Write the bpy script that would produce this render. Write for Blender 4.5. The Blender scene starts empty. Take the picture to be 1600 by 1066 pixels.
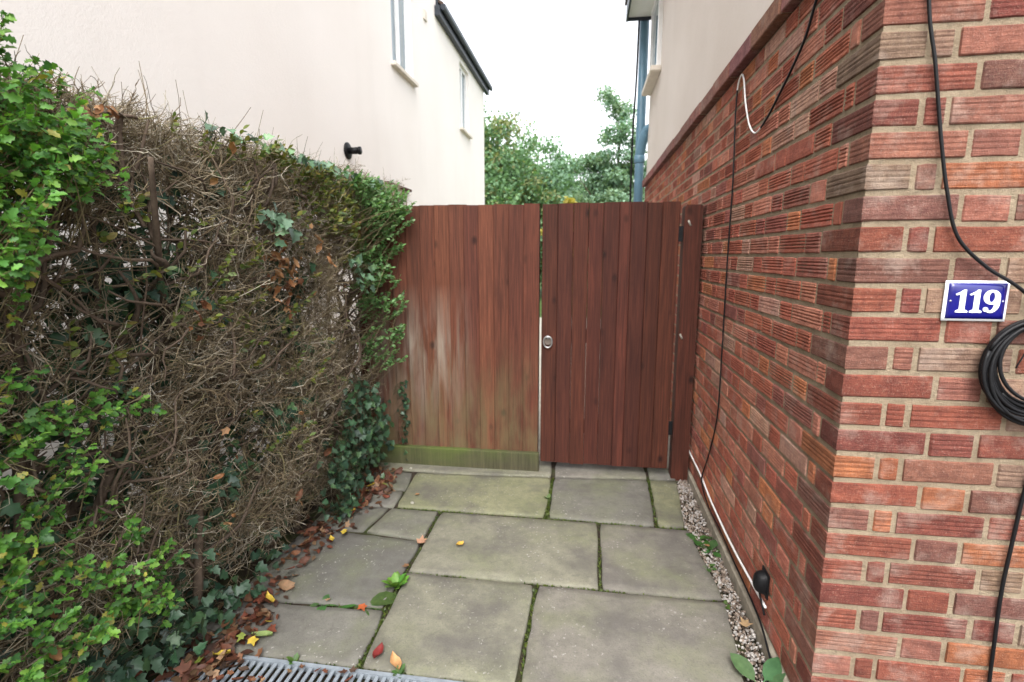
import bpy, math, random
import numpy as np
from mathutils import Vector, Matrix, Euler

random.seed(7)
rng = np.random.default_rng(11)
R = math.radians
scene = bpy.context.scene
COL = scene.collection

# ------------------------------------------------------------------ camera
CAM_H = 1.40
cam_d = bpy.data.cameras.new('camera')
cam_d.sensor_width = 36.0
cam_d.lens = 18.0
cam_d.clip_start = 0.02
cam_d.clip_end = 2000.0
cam_d.dof.use_dof = True
cam_d.dof.focus_distance = 1.75
cam_d.dof.aperture_fstop = 3.0
cam = bpy.data.objects.new('camera', cam_d)
COL.objects.link(cam)
cam.location = (0, 0, CAM_H)
cam.rotation_euler = (R(90 - 9.509), 0, R(8.346))
scene.camera = cam

# ------------------------------------------------------------------ sky and sun (overcast)
SUN_EL, SUN_AZ = 54.0, 181.0          # azimuth clockwise from +Y: behind the camera
world = bpy.data.worlds.new('World')
scene.world = world
world.use_nodes = True
wn, wl = world.node_tree.nodes, world.node_tree.links
wn.clear()
w_out = wn.new('ShaderNodeOutputWorld')
w_bg = wn.new('ShaderNodeBackground')
w_sky = wn.new('ShaderNodeTexSky')
w_sky.sky_type = 'NISHITA'
w_sky.sun_disc = False
w_sky.sun_elevation = R(SUN_EL)
w_sky.sun_rotation = R(SUN_AZ)
w_sky.air_density = 1.0
w_sky.dust_density = 4.0
w_sky.ozone_density = 1.0
w_hsv = wn.new('ShaderNodeHueSaturation')
w_hsv.inputs['Saturation'].default_value = 0.18
w_bg.inputs['Strength'].default_value = 0.15
wl.new(w_sky.outputs['Color'], w_hsv.inputs['Color'])
wl.new(w_hsv.outputs['Color'], w_bg.inputs['Color'])
wl.new(w_bg.outputs['Background'], w_out.inputs['Surface'])

sun_d = bpy.data.lights.new('sun', 'SUN')
sun_d.energy = 0.5
sun_d.angle = R(60)
sun_d.color = (1.0, 0.96, 0.90)
sun = bpy.data.objects.new('sun', sun_d)
COL.objects.link(sun)
_sd = Vector((math.sin(R(SUN_AZ)) * math.cos(R(SUN_EL)), math.cos(R(SUN_AZ)) * math.cos(R(SUN_EL)), math.sin(R(SUN_EL))))
sun.rotation_euler = (-_sd).to_track_quat('-Z', 'Y').to_euler()
sun.location = (0, 0, 30)

scene.view_settings.view_transform = 'Standard'
scene.view_settings.look = 'None'
scene.view_settings.gamma = 1.0
scene.view_settings.exposure = 2.08
scene.view_settings.use_curve_mapping = False
scene.cycles.max_bounces = 8
scene.cycles.diffuse_bounces = 5
scene.cycles.use_denoising = True

# ------------------------------------------------------------------ helpers
def link(o, parent=None):
    COL.objects.link(o)
    if parent is not None:
        o.parent = parent
    return o

def tag(o, label, cat, group=None, kind=None):
    if label: o['label'] = label
    if cat: o['category'] = cat
    if group: o['group'] = group
    if kind: o['kind'] = kind
    return o

def empty(name, loc=(0, 0, 0)):
    o = bpy.data.objects.new(name, None)
    o.empty_display_size = 0.05
    o.location = loc
    return link(o)

def mesh_data(name, verts, faces, mat=None, smooth=False):
    m = bpy.data.meshes.new(name)
    m.from_pydata([tuple(map(float, v)) for v in verts], [], faces)
    m.update()
    if smooth:
        m.polygons.foreach_set('use_smooth', [True] * len(m.polygons))
    if mat: m.materials.append(mat)
    return m

def np_mesh(name, verts, faces, mat=None, smooth=False, col=None):
    """verts (N,3); faces (M,k) all of k corners"""
    m = bpy.data.meshes.new(name)
    verts = np.asarray(verts, np.float32); faces = np.asarray(faces, np.int32)
    k = faces.shape[1]
    m.vertices.add(len(verts)); m.vertices.foreach_set('co', verts.ravel())
    m.loops.add(faces.size); m.loops.foreach_set('vertex_index', faces.ravel())
    m.polygons.add(len(faces))
    m.polygons.foreach_set('loop_start', np.arange(0, faces.size, k, dtype=np.int32))
    if smooth: m.polygons.foreach_set('use_smooth', np.ones(len(faces), bool))
    m.update(calc_edges=True)
    if col is not None:
        a = m.attributes.new('tint', 'FLOAT_COLOR', 'POINT')
        c = np.ones((len(verts), 4), np.float32); c[:, :3] = col
        a.data.foreach_set('color', c.ravel())
    if mat: m.materials.append(mat)
    return m

def obj(name, me, parent=None, loc=None, rot=None, color=None):
    o = bpy.data.objects.new(name, me)
    if loc is not None: o.location = loc
    if rot is not None: o.rotation_euler = rot
    if color is not None: o.color = (*color, 1.0)
    return link(o, parent)

class MB:
    """collects boxes, prisms and tubes into one mesh"""
    def __init__(s): s.v = []; s.f = []
    def add(s, v, f):
        b = len(s.v); s.v += [tuple(p) for p in v]; s.f += [tuple(i + b for i in q) for q in f]; return s
    def box(s, x0, x1, y0, y1, z0, z1, bev=0.0):
        if bev <= 0:
            v = [(x, y, z) for z in (z0, z1) for y in (y0, y1) for x in (x0, x1)]
            f = [(0, 2, 3, 1), (4, 5, 7, 6), (0, 1, 5, 4), (2, 6, 7, 3), (0, 4, 6, 2), (1, 3, 7, 5)]
            return s.add(v, f)
        b = bev; v = []; idx = {}
        for sx in (0, 1):
            for sy in (0, 1):
                for sz in (0, 1):
                    X, Y, Z = (x0, x1)[sx], (y0, y1)[sy], (z0, z1)[sz]
                    dx, dy, dz = (b, -b)[sx], (b, -b)[sy], (b, -b)[sz]
                    idx[sx, sy, sz, 'x'] = len(v); v.append((X, Y + dy, Z + dz))
                    idx[sx, sy, sz, 'y'] = len(v); v.append((X + dx, Y, Z + dz))
                    idx[sx, sy, sz, 'z'] = len(v); v.append((X + dx, Y + dy, Z))
        f = []
        I = idx
        for q in (0, 1):
            f.append([I[q, 0, 0, 'x'], I[q, 1, 0, 'x'], I[q, 1, 1, 'x'], I[q, 0, 1, 'x']][::(-1 if q == 0 else 1)])
            f.append([I[0, q, 0, 'y'], I[1, q, 0, 'y'], I[1, q, 1, 'y'], I[0, q, 1, 'y']][::(1 if q == 0 else -1)])
            f.append([I[0, 0, q, 'z'], I[1, 0, q, 'z'], I[1, 1, q, 'z'], I[0, 1, q, 'z']][::(-1 if q == 0 else 1)])
        for a in (0, 1):
            for c in (0, 1):
                f.append([I[a, c, 0, 'x'], I[a, c, 0, 'y'], I[a, c, 1, 'y'], I[a, c, 1, 'x']][::(1 if a == c else -1)])
                f.append([I[a, 0, c, 'x'], I[a, 1, c, 'x'], I[a, 1, c, 'z'], I[a, 0, c, 'z']][::(1 if a != c else -1)])
                f.append([I[0, a, c, 'y'], I[0, a, c, 'z'], I[1, a, c, 'z'], I[1, a, c, 'y']][::(1 if a != c else -1)])
        for a in (0, 1):
            for c in (0, 1):
                for d in (0, 1):
                    f.append([I[a, c, d, 'x'], I[a, c, d, 'y'], I[a, c, d, 'z']][::(1 if (a + c + d) % 2 == 1 else -1)])
        return s.add(v, f)
    def prism(s, poly, axis, a, b):
        """poly: 2D points in the two other axes (cyclic order), extruded along axis from a to b"""
        n = len(poly)
        def P(p, t):
            return {'x': (t, p[0], p[1]), 'y': (p[0], t, p[1]), 'z': (p[0], p[1], t)}[axis]
        v = [P(p, a) for p in poly] + [P(p, b) for p in poly]
        f = [tuple(range(n))[::-1], tuple(range(n, 2 * n))]
        f += [(i, (i + 1) % n, n + (i + 1) % n, n + i) for i in range(n)]
        return s.add(v, f)
    def tube(s, pts, r, sides=8, cap=True):
        pts = [Vector(p) for p in pts]
        rr = r if isinstance(r, (list, tuple)) else [r] * len(pts)
        ref = Vector((0.31, 0.17, 0.93)).normalized()
        v = []; f = []
        pu = None
        for i, p in enumerate(pts):
            t = (pts[min(i + 1, len(pts) - 1)] - pts[max(i - 1, 0)]).normalized()
            u = (pu - t * pu.dot(t)) if pu is not None else (ref - t * ref.dot(t))
            if u.length < 1e-4: u = t.orthogonal()
            u.normalize(); pu = u
            w = t.cross(u)
            for k in range(sides):
                a = 2 * math.pi * k / sides
                v.append(p + (u * math.cos(a) + w * math.sin(a)) * rr[i])
        for i in range(len(pts) - 1):
            for k in range(sides):
                a, b = i * sides + k, i * sides + (k + 1) % sides
                f.append((a, b, b + sides, a + sides))
        if cap:
            f.append(tuple(range(sides))[::-1]); f.append(tuple(range((len(pts) - 1) * sides, len(pts) * sides)))
        return s.add(v, f)
    def build(s, name, mat, parent=None, smooth=False, **k):
        return obj(name, mesh_data(name, s.v, s.f, mat, smooth), parent, **k)

def spline(pts, n=8):
    P = [Vector(p) for p in pts]; out = []
    for i in range(len(P) - 1):
        p0, p1, p2, p3 = P[max(i - 1, 0)], P[i], P[i + 1], P[min(i + 2, len(P) - 1)]
        for k in range(n):
            t = k / n
            out.append(0.5 * ((2 * p1) + (p2 - p0) * t + (2 * p0 - 5 * p1 + 4 * p2 - p3) * t * t + (3 * p1 - p0 - 3 * p2 + p3) * t ** 3))
    out.append(P[-1])
    return out

def np_tubes(polys, radii, sides=3, twist=None):
    """polys (N,K,3), radii (N,K) -> verts, quad faces"""
    N, K, _ = polys.shape
    t = np.empty_like(polys)
    t[:, 1:-1] = polys[:, 2:] - polys[:, :-2]; t[:, 0] = polys[:, 1] - polys[:, 0]; t[:, -1] = polys[:, -1] - polys[:, -2]
    t /= np.linalg.norm(t, axis=2, keepdims=True) + 1e-9
    ref = rng.normal(size=(N, 1, 3)); ref = np.repeat(ref, K, 1)
    u = ref - t * (ref * t).sum(2, keepdims=True); u /= np.linalg.norm(u, axis=2, keepdims=True) + 1e-9
    w = np.cross(t, u)
    ang = np.arange(sides) * 2 * np.pi / sides
    v = polys[:, :, None, :] + radii[:, :, None, None] * (u[:, :, None, :] * np.cos(ang)[None, None, :, None] + w[:, :, None, :] * np.sin(ang)[None, None, :, None])
    base = (np.arange(N) * K * sides)[:, None, None]
    i = (np.arange(K - 1) * sides)[None, :, None]; k = np.arange(sides)[None, None, :]; k2 = (np.arange(sides) + 1) % sides
    a = base + i + k; b = base + i + k2[None, None, :]
    f = np.stack([a, b, b + sides, a + sides], -1).reshape(-1, 4)
    return v.reshape(-1, 3), f

def unit(a): return a / (np.linalg.norm(a, axis=-1, keepdims=True) + 1e-9)

def leaf_frames(axis, normal):
    a = unit(axis); n = normal - a * (normal * a).sum(-1, keepdims=True); n = unit(n); b = np.cross(n, a)
    return np.stack([a, b, n], -1)           # columns

def np_leaves(tv, tf, pos, frames, size, cols):
    """tv (V,3) template; returns verts, tri faces, colours"""
    N = len(pos); V = len(tv)
    v = np.einsum('nij,vj->nvi', frames, tv) * size[:, None, None] + pos[:, None, :]
    f = (np.asarray(tf)[None] + (np.arange(N) * V)[:, None, None]).reshape(-1, len(tf[0]))
    c = np.repeat(cols[:, None, :], V, 1).reshape(-1, 3)
    return v.reshape(-1, 3), f, c

def leaf_template(outline, fold=0.12, droop=0.15):
    """half outline [(x, y)...] from base to tip; mirrored; midrib lowered to give a fold"""
    v = []; f = []
    mids = [(x, 0.0) for x, _ in outline]
    n = len(outline)
    for x, y in outline:
        d = -droop * x * x
        v.append((x, 0, d)); v.append((x, y, d + fold * y * 1.3)); v.append((x, -y, d + fold * y * 1.3))
    for i in range(n - 1):
        a, b = 3 * i, 3 * (i + 1)
        for s in (1, 2):
            q = [a, b, b + s, a + s]
            if s == 1: tris = [(q[0], q[1], q[2]), (q[0], q[2], q[3])]
            else: tris = [(q[0], q[2], q[1]), (q[0], q[3], q[2])]
            for t in tris:
                p = [np.array(v[k]) for k in t]
                if np.linalg.norm(np.cross(p[1] - p[0], p[2] - p[0])) > 1e-7: f.append(t)
    return np.array(v, float), f

LEAF_HAW = leaf_template([(0, 0.0), (0.12, 0.025), (0.30, 0.24), (0.42, 0.13), (0.60, 0.36), (0.70, 0.19), (0.88, 0.22), (1.0, 0.02)], fold=0.30, droop=0.30)
LEAF_OVAL = leaf_template([(0, 0.0), (0.18, 0.17), (0.45, 0.28), (0.75, 0.2), (1.0, 0.0)])
LEAF_IVY = leaf_template([(0, 0.0), (-0.06, 0.24), (0.16, 0.46), (0.34, 0.26), (0.58, 0.36), (0.70, 0.17), (1.0, 0.0)], fold=0.18, droop=0.2)
LEAF_QUAD = (np.array([(0, 0, 0), (0.5, 0.32, 0.06), (1, 0, -0.08), (0.5, -0.32, 0.06)]), [(0, 2, 1), (0, 3, 2)])

# ------------------------------------------------------------------ materials
class NT:
    def __init__(s, name):
        s.m = bpy.data.materials.new(name); s.m.use_nodes = True
        s.n = s.m.node_tree.nodes; s.l = s.m.node_tree.links; s.n.clear()
        s.out = s.n.new('ShaderNodeOutputMaterial'); s.b = s.n.new('ShaderNodeBsdfPrincipled')
        s.l.new(s.b.outputs[0], s.out.inputs[0]); s.b.inputs['Roughness'].default_value = 0.8
    def set(s, sock, val):
        if isinstance(val, bpy.types.NodeSocket): s.l.new(val, sock)
        elif isinstance(val, (tuple, list)) and len(val) == 3 and sock.type == 'RGBA': sock.default_value = (*val, 1)
        else: sock.default_value = val
    def obj(s): return s.tc('Object')
    def tc(s, which):
        return s.n.new('ShaderNodeTexCoord').outputs[which]
    def pos(s): return s.n.new('ShaderNodeNewGeometry').outputs['Position']
    def mapping(s, vec, scale=(1, 1, 1), loc=(0, 0, 0)):
        m = s.n.new('ShaderNodeMapping'); s.set(m.inputs['Vector'], vec); s.set(m.inputs['Scale'], scale); s.set(m.inputs['Location'], loc); return m.outputs[0]
    def addv(s, a, b):
        m = s.n.new('ShaderNodeVectorMath'); m.operation = 'ADD'; s.set(m.inputs[0], a); s.set(m.inputs[1], b); return m.outputs[0]
    def noise(s, vec, scale, detail=4, rough=0.55, dist=0.0, colour=False):
        t = s.n.new('ShaderNodeTexNoise'); s.set(t.inputs['Vector'], vec); t.inputs['Scale'].default_value = scale
        t.inputs['Detail'].default_value = detail; t.inputs['Roughness'].default_value = rough; t.inputs['Distortion'].default_value = dist
        return t.outputs['Color' if colour else 'Fac']
    def vor(s, vec, scale, feature='F1', out='Distance', rand=1.0):
        t = s.n.new('ShaderNodeTexVoronoi'); s.set(t.inputs['Vector'], vec); t.inputs['Scale'].default_value = scale; t.feature = feature
        t.inputs['Randomness'].default_value = rand
        return t.outputs[out]
    def ramp(s, fac, stops, interp='LINEAR'):
        r = s.n.new('ShaderNodeValToRGB'); s.set(r.inputs[0], fac); e = r.color_ramp.elements; r.color_ramp.interpolation = interp
        while len(e) > len(stops): e.remove(e[-1])
        while len(e) < len(stops): e.new(0.5)
        for el, (p, c) in zip(e, stops):
            el.position = p; el.color = (c, c, c, 1) if not isinstance(c, (tuple, list)) else (*c, 1)
        return r.outputs[0]
    def mix(s, fac, a, b, mode='MIX'):
        m = s.n.new('ShaderNodeMix'); m.data_type = 'RGBA'; m.blend_type = mode
        s.set(m.inputs[0], fac); s.set(m.inputs[6], a); s.set(m.inputs[7], b); return m.outputs[2]
    def math(s, op, a, b=0.0):
        m = s.n.new('ShaderNodeMath'); m.operation = op; s.set(m.inputs[0], a); s.set(m.inputs[1], b); m.use_clamp = False; return m.outputs[0]
    def sep(s, v):
        x = s.n.new('ShaderNodeSeparateXYZ'); s.set(x.inputs[0], v); return x.outputs
    def bump(s, h, strength=0.3, dist=0.01, normal=None):
        b = s.n.new('ShaderNodeBump'); s.set(b.inputs['Height'], h); b.inputs['Strength'].default_value = strength; b.inputs['Distance'].default_value = dist
        if normal is not None: s.l.new(normal, b.inputs['Normal'])
        return b.outputs[0]
    def info(s, out): return s.n.new('ShaderNodeObjectInfo').outputs[out]
    def attr(s, name, out='Color'):
        a = s.n.new('ShaderNodeAttribute'); a.attribute_name = name; return a.outputs[out]
    def done(s, color=None, rough=None, normal=None, spec=None, metal=None):
        if color is not None: s.set(s.b.inputs['Base Color'], color)
        if rough is not None: s.set(s.b.inputs['Roughness'], rough)
        if normal is not None: s.l.new(normal, s.b.inputs['Normal'])
        if spec is not None: s.b.inputs['Specular IOR Level'].default_value = spec
        if metal is not None: s.b.inputs['Metallic'].default_value = metal
        return s.m

def plain(name, color, rough=0.6, spec=0.4, metal=0.0, var=0.15, scale=20.0):
    t = NT(name); n = t.noise(t.obj(), scale, 4)
    dark = tuple(c * (1 - var) for c in color); lite = tuple(min(1, c * (1 + var)) for c in color)
    return t.done(t.ramp(n, [(0.3, dark), (0.7, lite)]), rough, t.bump(n, 0.1, 0.002), spec, metal)

def m_brick(name, src):
    t = NT(name)
    p = t.pos()
    base = t.info('Color') if src == 'object' else t.attr('tint')
    n1 = t.noise(p, 26, 7, 0.72)
    n2 = t.noise(p, 260, 4, 0.7)
    c = t.mix(t.ramp(n1, [(0.34, 0.0), (0.66, 1.0)]), t.mix(1.0, base, (0.62, 0.56, 0.57), 'MULTIPLY'), t.mix(1.0, base, (1.30, 1.27, 1.22), 'MULTIPLY'))
    c = t.mix(t.ramp(n2, [(0.55, 0.0), (0.85, 0.55)]), c, (0.50, 0.42, 0.35))           # sand grains and smears of mortar
    drag = t.noise(t.mapping(p, (0.16, 0.16, 2.6)), 95, 5, 0.65, 0.3)
    c = t.mix(t.ramp(drag, [(0.42, 0.0), (0.62, 0.55)]), c, t.mix(1.0, base, (0.58, 0.50, 0.50), 'MULTIPLY'))
    n3 = t.noise(p, 9, 6, 0.65)
    c = t.mix(t.ramp(n3, [(0.52, 0.0), (0.76, 0.50)]), c, (0.38, 0.31, 0.26))           # lime bloom
    pit = t.ramp(t.vor(p, 190), [(0.05, 0.35), (0.22, 1.0)])
    c = t.mix(t.ramp(t.noise(p, 90, 3), [(0.55, 0.0), (0.75, 0.6)]), c, t.mix(1.0, c, (0.55, 0.5, 0.5), 'MULTIPLY'))
    h = t.math('ADD', t.math('ADD', t.math('MULTIPLY', n2, 0.8), t.math('MULTIPLY', drag, 0.7)), t.math('ADD', t.math('MULTIPLY', n1, 0.8), t.math('MULTIPLY', pit, 0.35)))
    return t.done(c, 0.92, t.bump(h, 0.9, 0.005), 0.25)

M = {}
M['brick'] = m_brick('brick_clay', 'object')
M['brick_far'] = m_brick('brick_clay_far', 'attr')

t = NT('mortar'); p = t.pos(); n = t.noise(p, 320, 4, 0.7); n1 = t.noise(p, 18, 5)
c = t.mix(t.ramp(n1, [(0.3, 0.0), (0.7, 1.0)]), (0.27, 0.205, 0.138), (0.375, 0.30, 0.21))
n4 = t.noise(p, 70, 5, 0.65)
c = t.mix(t.ramp(n4, [(0.50, 0.0), (0.72, 0.6)]), c, (0.18, 0.15, 0.105))
c = t.mix(t.ramp(n, [(0.55, 0), (0.8, 0.6)]), c, (0.22, 0.18, 0.12))
M['mortar'] = t.done(c, 0.95, t.bump(t.math('ADD', n, t.math('ADD', t.math('MULTIPLY', n4, 1.4), t.math('MULTIPLY', n1, 1.2))), 1.0, 0.008), 0.2)

def m_render(name, a, b, grain=0.5):
    t = NT(name); p = t.pos(); n = t.noise(p, 90, 5, 0.7); n1 = t.noise(p, 0.9, 5); n2 = t.noise(t.mapping(p, (2.2, 2.2, 0.35)), 1.6, 5)
    c = t.mix(t.ramp(n1, [(0.3, 0.0), (0.7, 1.0)]), a, b)
    c = t.mix(t.ramp(n2, [(0.5, 0.0), (0.8, 0.12)]), c, tuple(x * 0.72 for x in a))
    return t.done(c, 0.93, t.bump(t.math('ADD', n, t.math('MULTIPLY', t.noise(p, 30, 4), 0.8)), grain, 0.006), 0.2)
M['cream'] = m_render('cream_render', (0.80, 0.75, 0.705), (0.84, 0.795, 0.755), 0.30)
M['grey_render'] = m_render('grey_render', (0.56, 0.50, 0.45), (0.64, 0.585, 0.54), 0.5)
M['white_pvc'] = plain('white_plastic', (0.80, 0.80, 0.79), 0.35, 0.5, var=0.03)
M['stone_sill'] = plain('sill_paint', (0.66, 0.60, 0.52), 0.7, 0.3, var=0.08)
M['dark_fascia'] = plain('dark_fascia', (0.030, 0.036, 0.048), 0.45, 0.4)
M['roof_tile'] = plain('roof_tile', (0.10, 0.065, 0.05), 0.85, 0.2, var=0.3, scale=9)
t = NT('window_glass')
M['glass'] = t.done((0.16, 0.22, 0.25), 0.04, None, 0.9)
M['pipe'] = plain('grey_pipe', (0.105, 0.21, 0.29), 0.4, 0.5, var=0.12, scale=6)
M['black_plastic'] = plain('black_plastic', (0.006, 0.006, 0.007), 0.5, 0.22)
M['white_cable'] = plain('white_cable', (0.70, 0.69, 0.68), 0.45, 0.4, var=0.06)
M['steel'] = plain('zinc_steel', (0.55, 0.56, 0.57), 0.38, 0.5, 0.9)
M['old_metal'] = plain('tarnished_metal', (0.16, 0.13, 0.11), 0.5, 0.5, 0.6)
M['galv'] = plain('galvanised_steel', (0.23, 0.26, 0.29), 0.55, 0.5, 0.3, var=0.2, scale=30)
M['enamel_blue'] = plain('enamel_blue', (0.006, 0.006, 0.13), 0.16, 0.6, var=0.05)
M['enamel_white'] = plain('enamel_white', (0.80, 0.82, 0.84), 0.18, 0.6, var=0.02)

def m_wood(name, light, dark, knots=0.8, stain=False, algae=0.0):
    t = NT(name)
    rnd = t.info('Random'); base = t.info('Color')
    off = t.n.new('ShaderNodeCombineXYZ'); t.set(off.inputs[0], t.math('MULTIPLY', rnd, 31.0)); t.set(off.inputs[1], t.math('MULTIPLY', rnd, 17.0)); t.set(off.inputs[2], t.math('MULTIPLY', rnd, 43.0))
    p = t.addv(t.obj(), off.outputs[0])
    g = t.noise(t.mapping(p, (1.0, 1.0, 0.03)), 105, 7, 0.7, 0.5)
    g2 = t.noise(t.mapping(p, (1.0, 1.0, 0.09)), 16, 4, 0.6, 1.2)
    c = t.mix(t.ramp(g, [(0.36, 0.0), (0.62, 1.0)]), tuple(x * 0.8 for x in dark), light)
    c = t.mix(t.ramp(g2, [(0.42, 0.0), (0.72, 0.55)]), c, tuple(x * 0.62 for x in dark))
    kd = t.vor(t.mapping(p, (1.0, 0.2, 0.62)), 7.5)
    c = t.mix(t.math('MULTIPLY', t.ramp(kd, [(0.06, knots), (0.17, 0.0)]), t.ramp(t.noise(t.addv(p, (4.4, 0, 1.3)), 2.6, 2), [(0.40, 0.15), (0.50, 1.0)])), c, tuple(x * 0.25 for x in dark))
    c = t.mix(1.0, c, base, 'MULTIPLY')
    if stain:
        P = t.pos(); s = t.sep(P)
        # pale bleached runs where water splashes on the boards
        st = t.noise(t.mapping(P, (1.0, 1.0, 0.10)), 15, 5, 0.6, 0.4)
        box = t.math('MULTIPLY', t.ramp(s[0], [(0.0, 0.0), (1.0, 0.0)]), 1.0)
        mx = t.n.new('ShaderNodeMapRange'); t.set(mx.inputs[0], s[0]); mx.inputs[1].default_value = -0.70; mx.inputs[2].default_value = -0.86
        mz = t.n.new('ShaderNodeMapRange'); t.set(mz.inputs[0], s[2]); mz.inputs[1].default_value = 1.22; mz.inputs[2].default_value = 0.84
        mz2 = t.n.new('ShaderNodeMapRange'); t.set(mz2.inputs[0], s[2]); mz2.inputs[1].default_value = 0.25; mz2.inputs[2].default_value = 0.80; mz2.inputs[3].default_value = 0.2
        m = t.math('MULTIPLY', t.math('MULTIPLY', mx.outputs[0], mz.outputs[0]), mz2.outputs[0])
        m = t.math('MULTIPLY', m, t.ramp(st, [(0.40, 0.0), (0.66, 1.0)]))
        c = t.mix(t.math('MULTIPLY', m, 0.7), c, (0.26, 0.225, 0.18))
        mg = t.n.new('ShaderNodeMapRange'); t.set(mg.inputs[0], s[2]); mg.inputs[1].default_value = 0.95; mg.inputs[2].default_value = 0.12
        c = t.mix(t.math('MULTIPLY', t.math('MULTIPLY', mg.outputs[0], 0.7), t.ramp(t.noise(t.mapping(P, (1, 1, 0.25)), 12, 5), [(0.35, 0.0), (0.65, 1.0)])), c, (0.12, 0.105, 0.05))
    if algae > 0:
        P = t.pos()
        s = t.sep(P)
        na = t.noise(t.mapping(P, (1, 1, 2)), 5, 5, 0.6)
        mg = t.n.new('ShaderNodeMapRange'); t.set(mg.inputs[0], s[0]); mg.inputs[1].default_value = -0.45; mg.inputs[2].default_value = -0.85; mg.inputs[3].default_value = 0.35
        mz = t.n.new('ShaderNodeMapRange'); t.set(mz.inputs[0], s[2]); mz.inputs[1].default_value = 0.03; mz.inputs[2].default_value = 0.13; mz.inputs[3].default_value = 0.35
        c = t.mix(t.math('MULTIPLY', t.math('MULTIPLY', t.math('MULTIPLY', mg.outputs[0], mz.outputs[0]), algae), t.ramp(na, [(0.25, 0.3), (0.6, 1.0)])), c, (0.080, 0.108, 0.022))
    h = t.math('ADD', g, t.math('MULTIPLY', g2, 0.5))
    return t.done(c, 0.75, t.bump(h, 0.35, 0.003), 0.25)
M['fence'] = m_wood('stained_fence_board', (0.130, 0.042, 0.022), (0.072, 0.023, 0.013), 0.85, stain=True)
M['gate'] = m_wood('stained_gate_board', (0.090, 0.0255, 0.0145), (0.046, 0.013, 0.008), 0.95)
M['gravel_board'] = m_wood('mossy_board', (0.080, 0.066, 0.042), (0.042, 0.036, 0.025), 0.3, algae=0.9)

t = NT('sandstone_slab'); p = t.pos(); base = t.info('Color')
n1 = t.noise(p, 2.6, 6, 0.6); n2 = t.noise(p, 14, 6, 0.65); n3 = t.noise(p, 160, 4, 0.7); n4 = t.noise(t.addv(p, (7.3, 2.1, 0)), 3.4, 6, 0.62)
c = t.mix(t.ramp(n2, [(0.3, 0.0), (0.7, 1.0)]), t.mix(1.0, base, (0.80, 0.79, 0.77), 'MULTIPLY'), t.mix(1.0, base, (1.12, 1.10, 1.08), 'MULTIPLY'))
c = t.mix(t.ramp(n1, [(0.46, 0.0), (0.66, 0.55)]), c, (0.130, 0.142, 0.070))                 # green algae film
c = t.mix(t.ramp(n4, [(0.46, 0.0), (0.66, 0.75)]), c, (0.085, 0.078, 0.072))
c = t.mix(t.ramp(t.noise(t.addv(p, (3.1, 5.7, 0)), 22, 6, 0.7, 0.5), [(0.50, 0.0), (0.72, 0.5)]), c, (0.080, 0.074, 0.062))                 # damp dirt
sp = t.math('MULTIPLY', t.ramp(t.vor(t.addv(p, t.mapping(t.noise(p, 60, 3, colour=True), (0.03, 0.03, 0.03))), 44), [(0.08, 1.0), (0.22, 0.0)]), t.ramp(t.noise(t.addv(p, (1.7, 9.1, 0)), 3.0, 5), [(0.44, 0.0), (0.60, 1.0)]))
c = t.mix(t.math('MULTIPLY', sp, 0.65), c, (0.36, 0.35, 0.32))                                # pale lichen spots
c = t.mix(t.ramp(n3, [(0.52, 0.0), (0.72, 0.6)]), c, (0.075, 0.07, 0.06))
h = t.math('ADD', t.math('MULTIPLY', n2, 1.0), t.math('MULTIPLY', n3, 0.25))
M['slab'] = t.done(c, 0.82, t.bump(h, 0.5, 0.010), 0.3)

t = NT('soil'); p = t.pos(); n = t.noise(p, 25, 7, 0.7); n1 = t.noise(p, 7, 4)
c = t.ramp(n, [(0.3, (0.014, 0.011, 0.008)), (0.7, (0.060, 0.045, 0.032))])
c = t.mix(t.ramp(n1, [(0.48, 0.0), (0.62, 0.55)]), c, (0.035, 0.055, 0.012))
M['soil'] = t.done(c, 0.95, t.bump(n, 0.8, 0.02), 0.15)
M['garden'] = plain('garden_lawn', (0.06, 0.095, 0.025), 0.9, 0.2, var=0.4, scale=5)
M['concrete'] = plain('concrete', (0.36, 0.34, 0.29), 0.9, 0.2, var=0.22, scale=12)
M['plinth'] = plain('plinth_render', (0.27, 0.24, 0.19), 0.92, 0.2, var=0.3, scale=25)
t = NT('gravel'); c = t.attr('tint'); n = t.noise(t.pos(), 300, 4)
M['gravel'] = t.done(c, 0.7, t.bump(n, 0.2, 0.002), 0.35)

def m_leaf(name, src='attr', rough=0.5, transl=0.35, spec=0.45):
    t = NT(name); base = t.attr('tint') if src == 'attr' else t.info('Color')
    n = t.noise(t.pos(), 55, 3)
    c = t.mix(t.ramp(n, [(0.35, 0.0), (0.7, 1.0)]), t.mix(1.0, base, (0.78, 0.80, 0.72), 'MULTIPLY'), t.mix(1.0, base, (1.18, 1.12, 1.05), 'MULTIPLY'))
    t.done(c, rough, None, spec)
    tr = t.n.new('ShaderNodeBsdfTranslucent'); t.set(tr.inputs['Color'], t.mix(1.0, c, (1.1, 1.15, 0.55), 'MULTIPLY'))
    mx = t.n.new('ShaderNodeMixShader'); mx.inputs[0].default_value = transl
    t.l.new(t.b.outputs[0], mx.inputs[1]); t.l.new(tr.outputs[0], mx.inputs[2]); t.l.new(mx.outputs[0], t.out.inputs[0])
    return t.m
M['leaf'] = m_leaf('green_leaf'); M['leaf_o'] = m_leaf('green_leaf_single', 'object')
M['ivy'] = m_leaf('ivy_leaf', rough=0.42, transl=0.08, spec=0.35); M['ivy_o'] = m_leaf('ivy_leaf_single', 'object', 0.40, 0.08, 0.4)
M['dead_o'] = m_leaf('dead_leaf_single', 'object', 0.65, 0.15, 0.3)
M['tree_leaf'] = m_leaf('tree_leaf', rough=0.6, transl=0.4)
t = NT('twig'); c = t.attr('tint'); n = t.noise(t.pos(), 120, 4)
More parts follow.
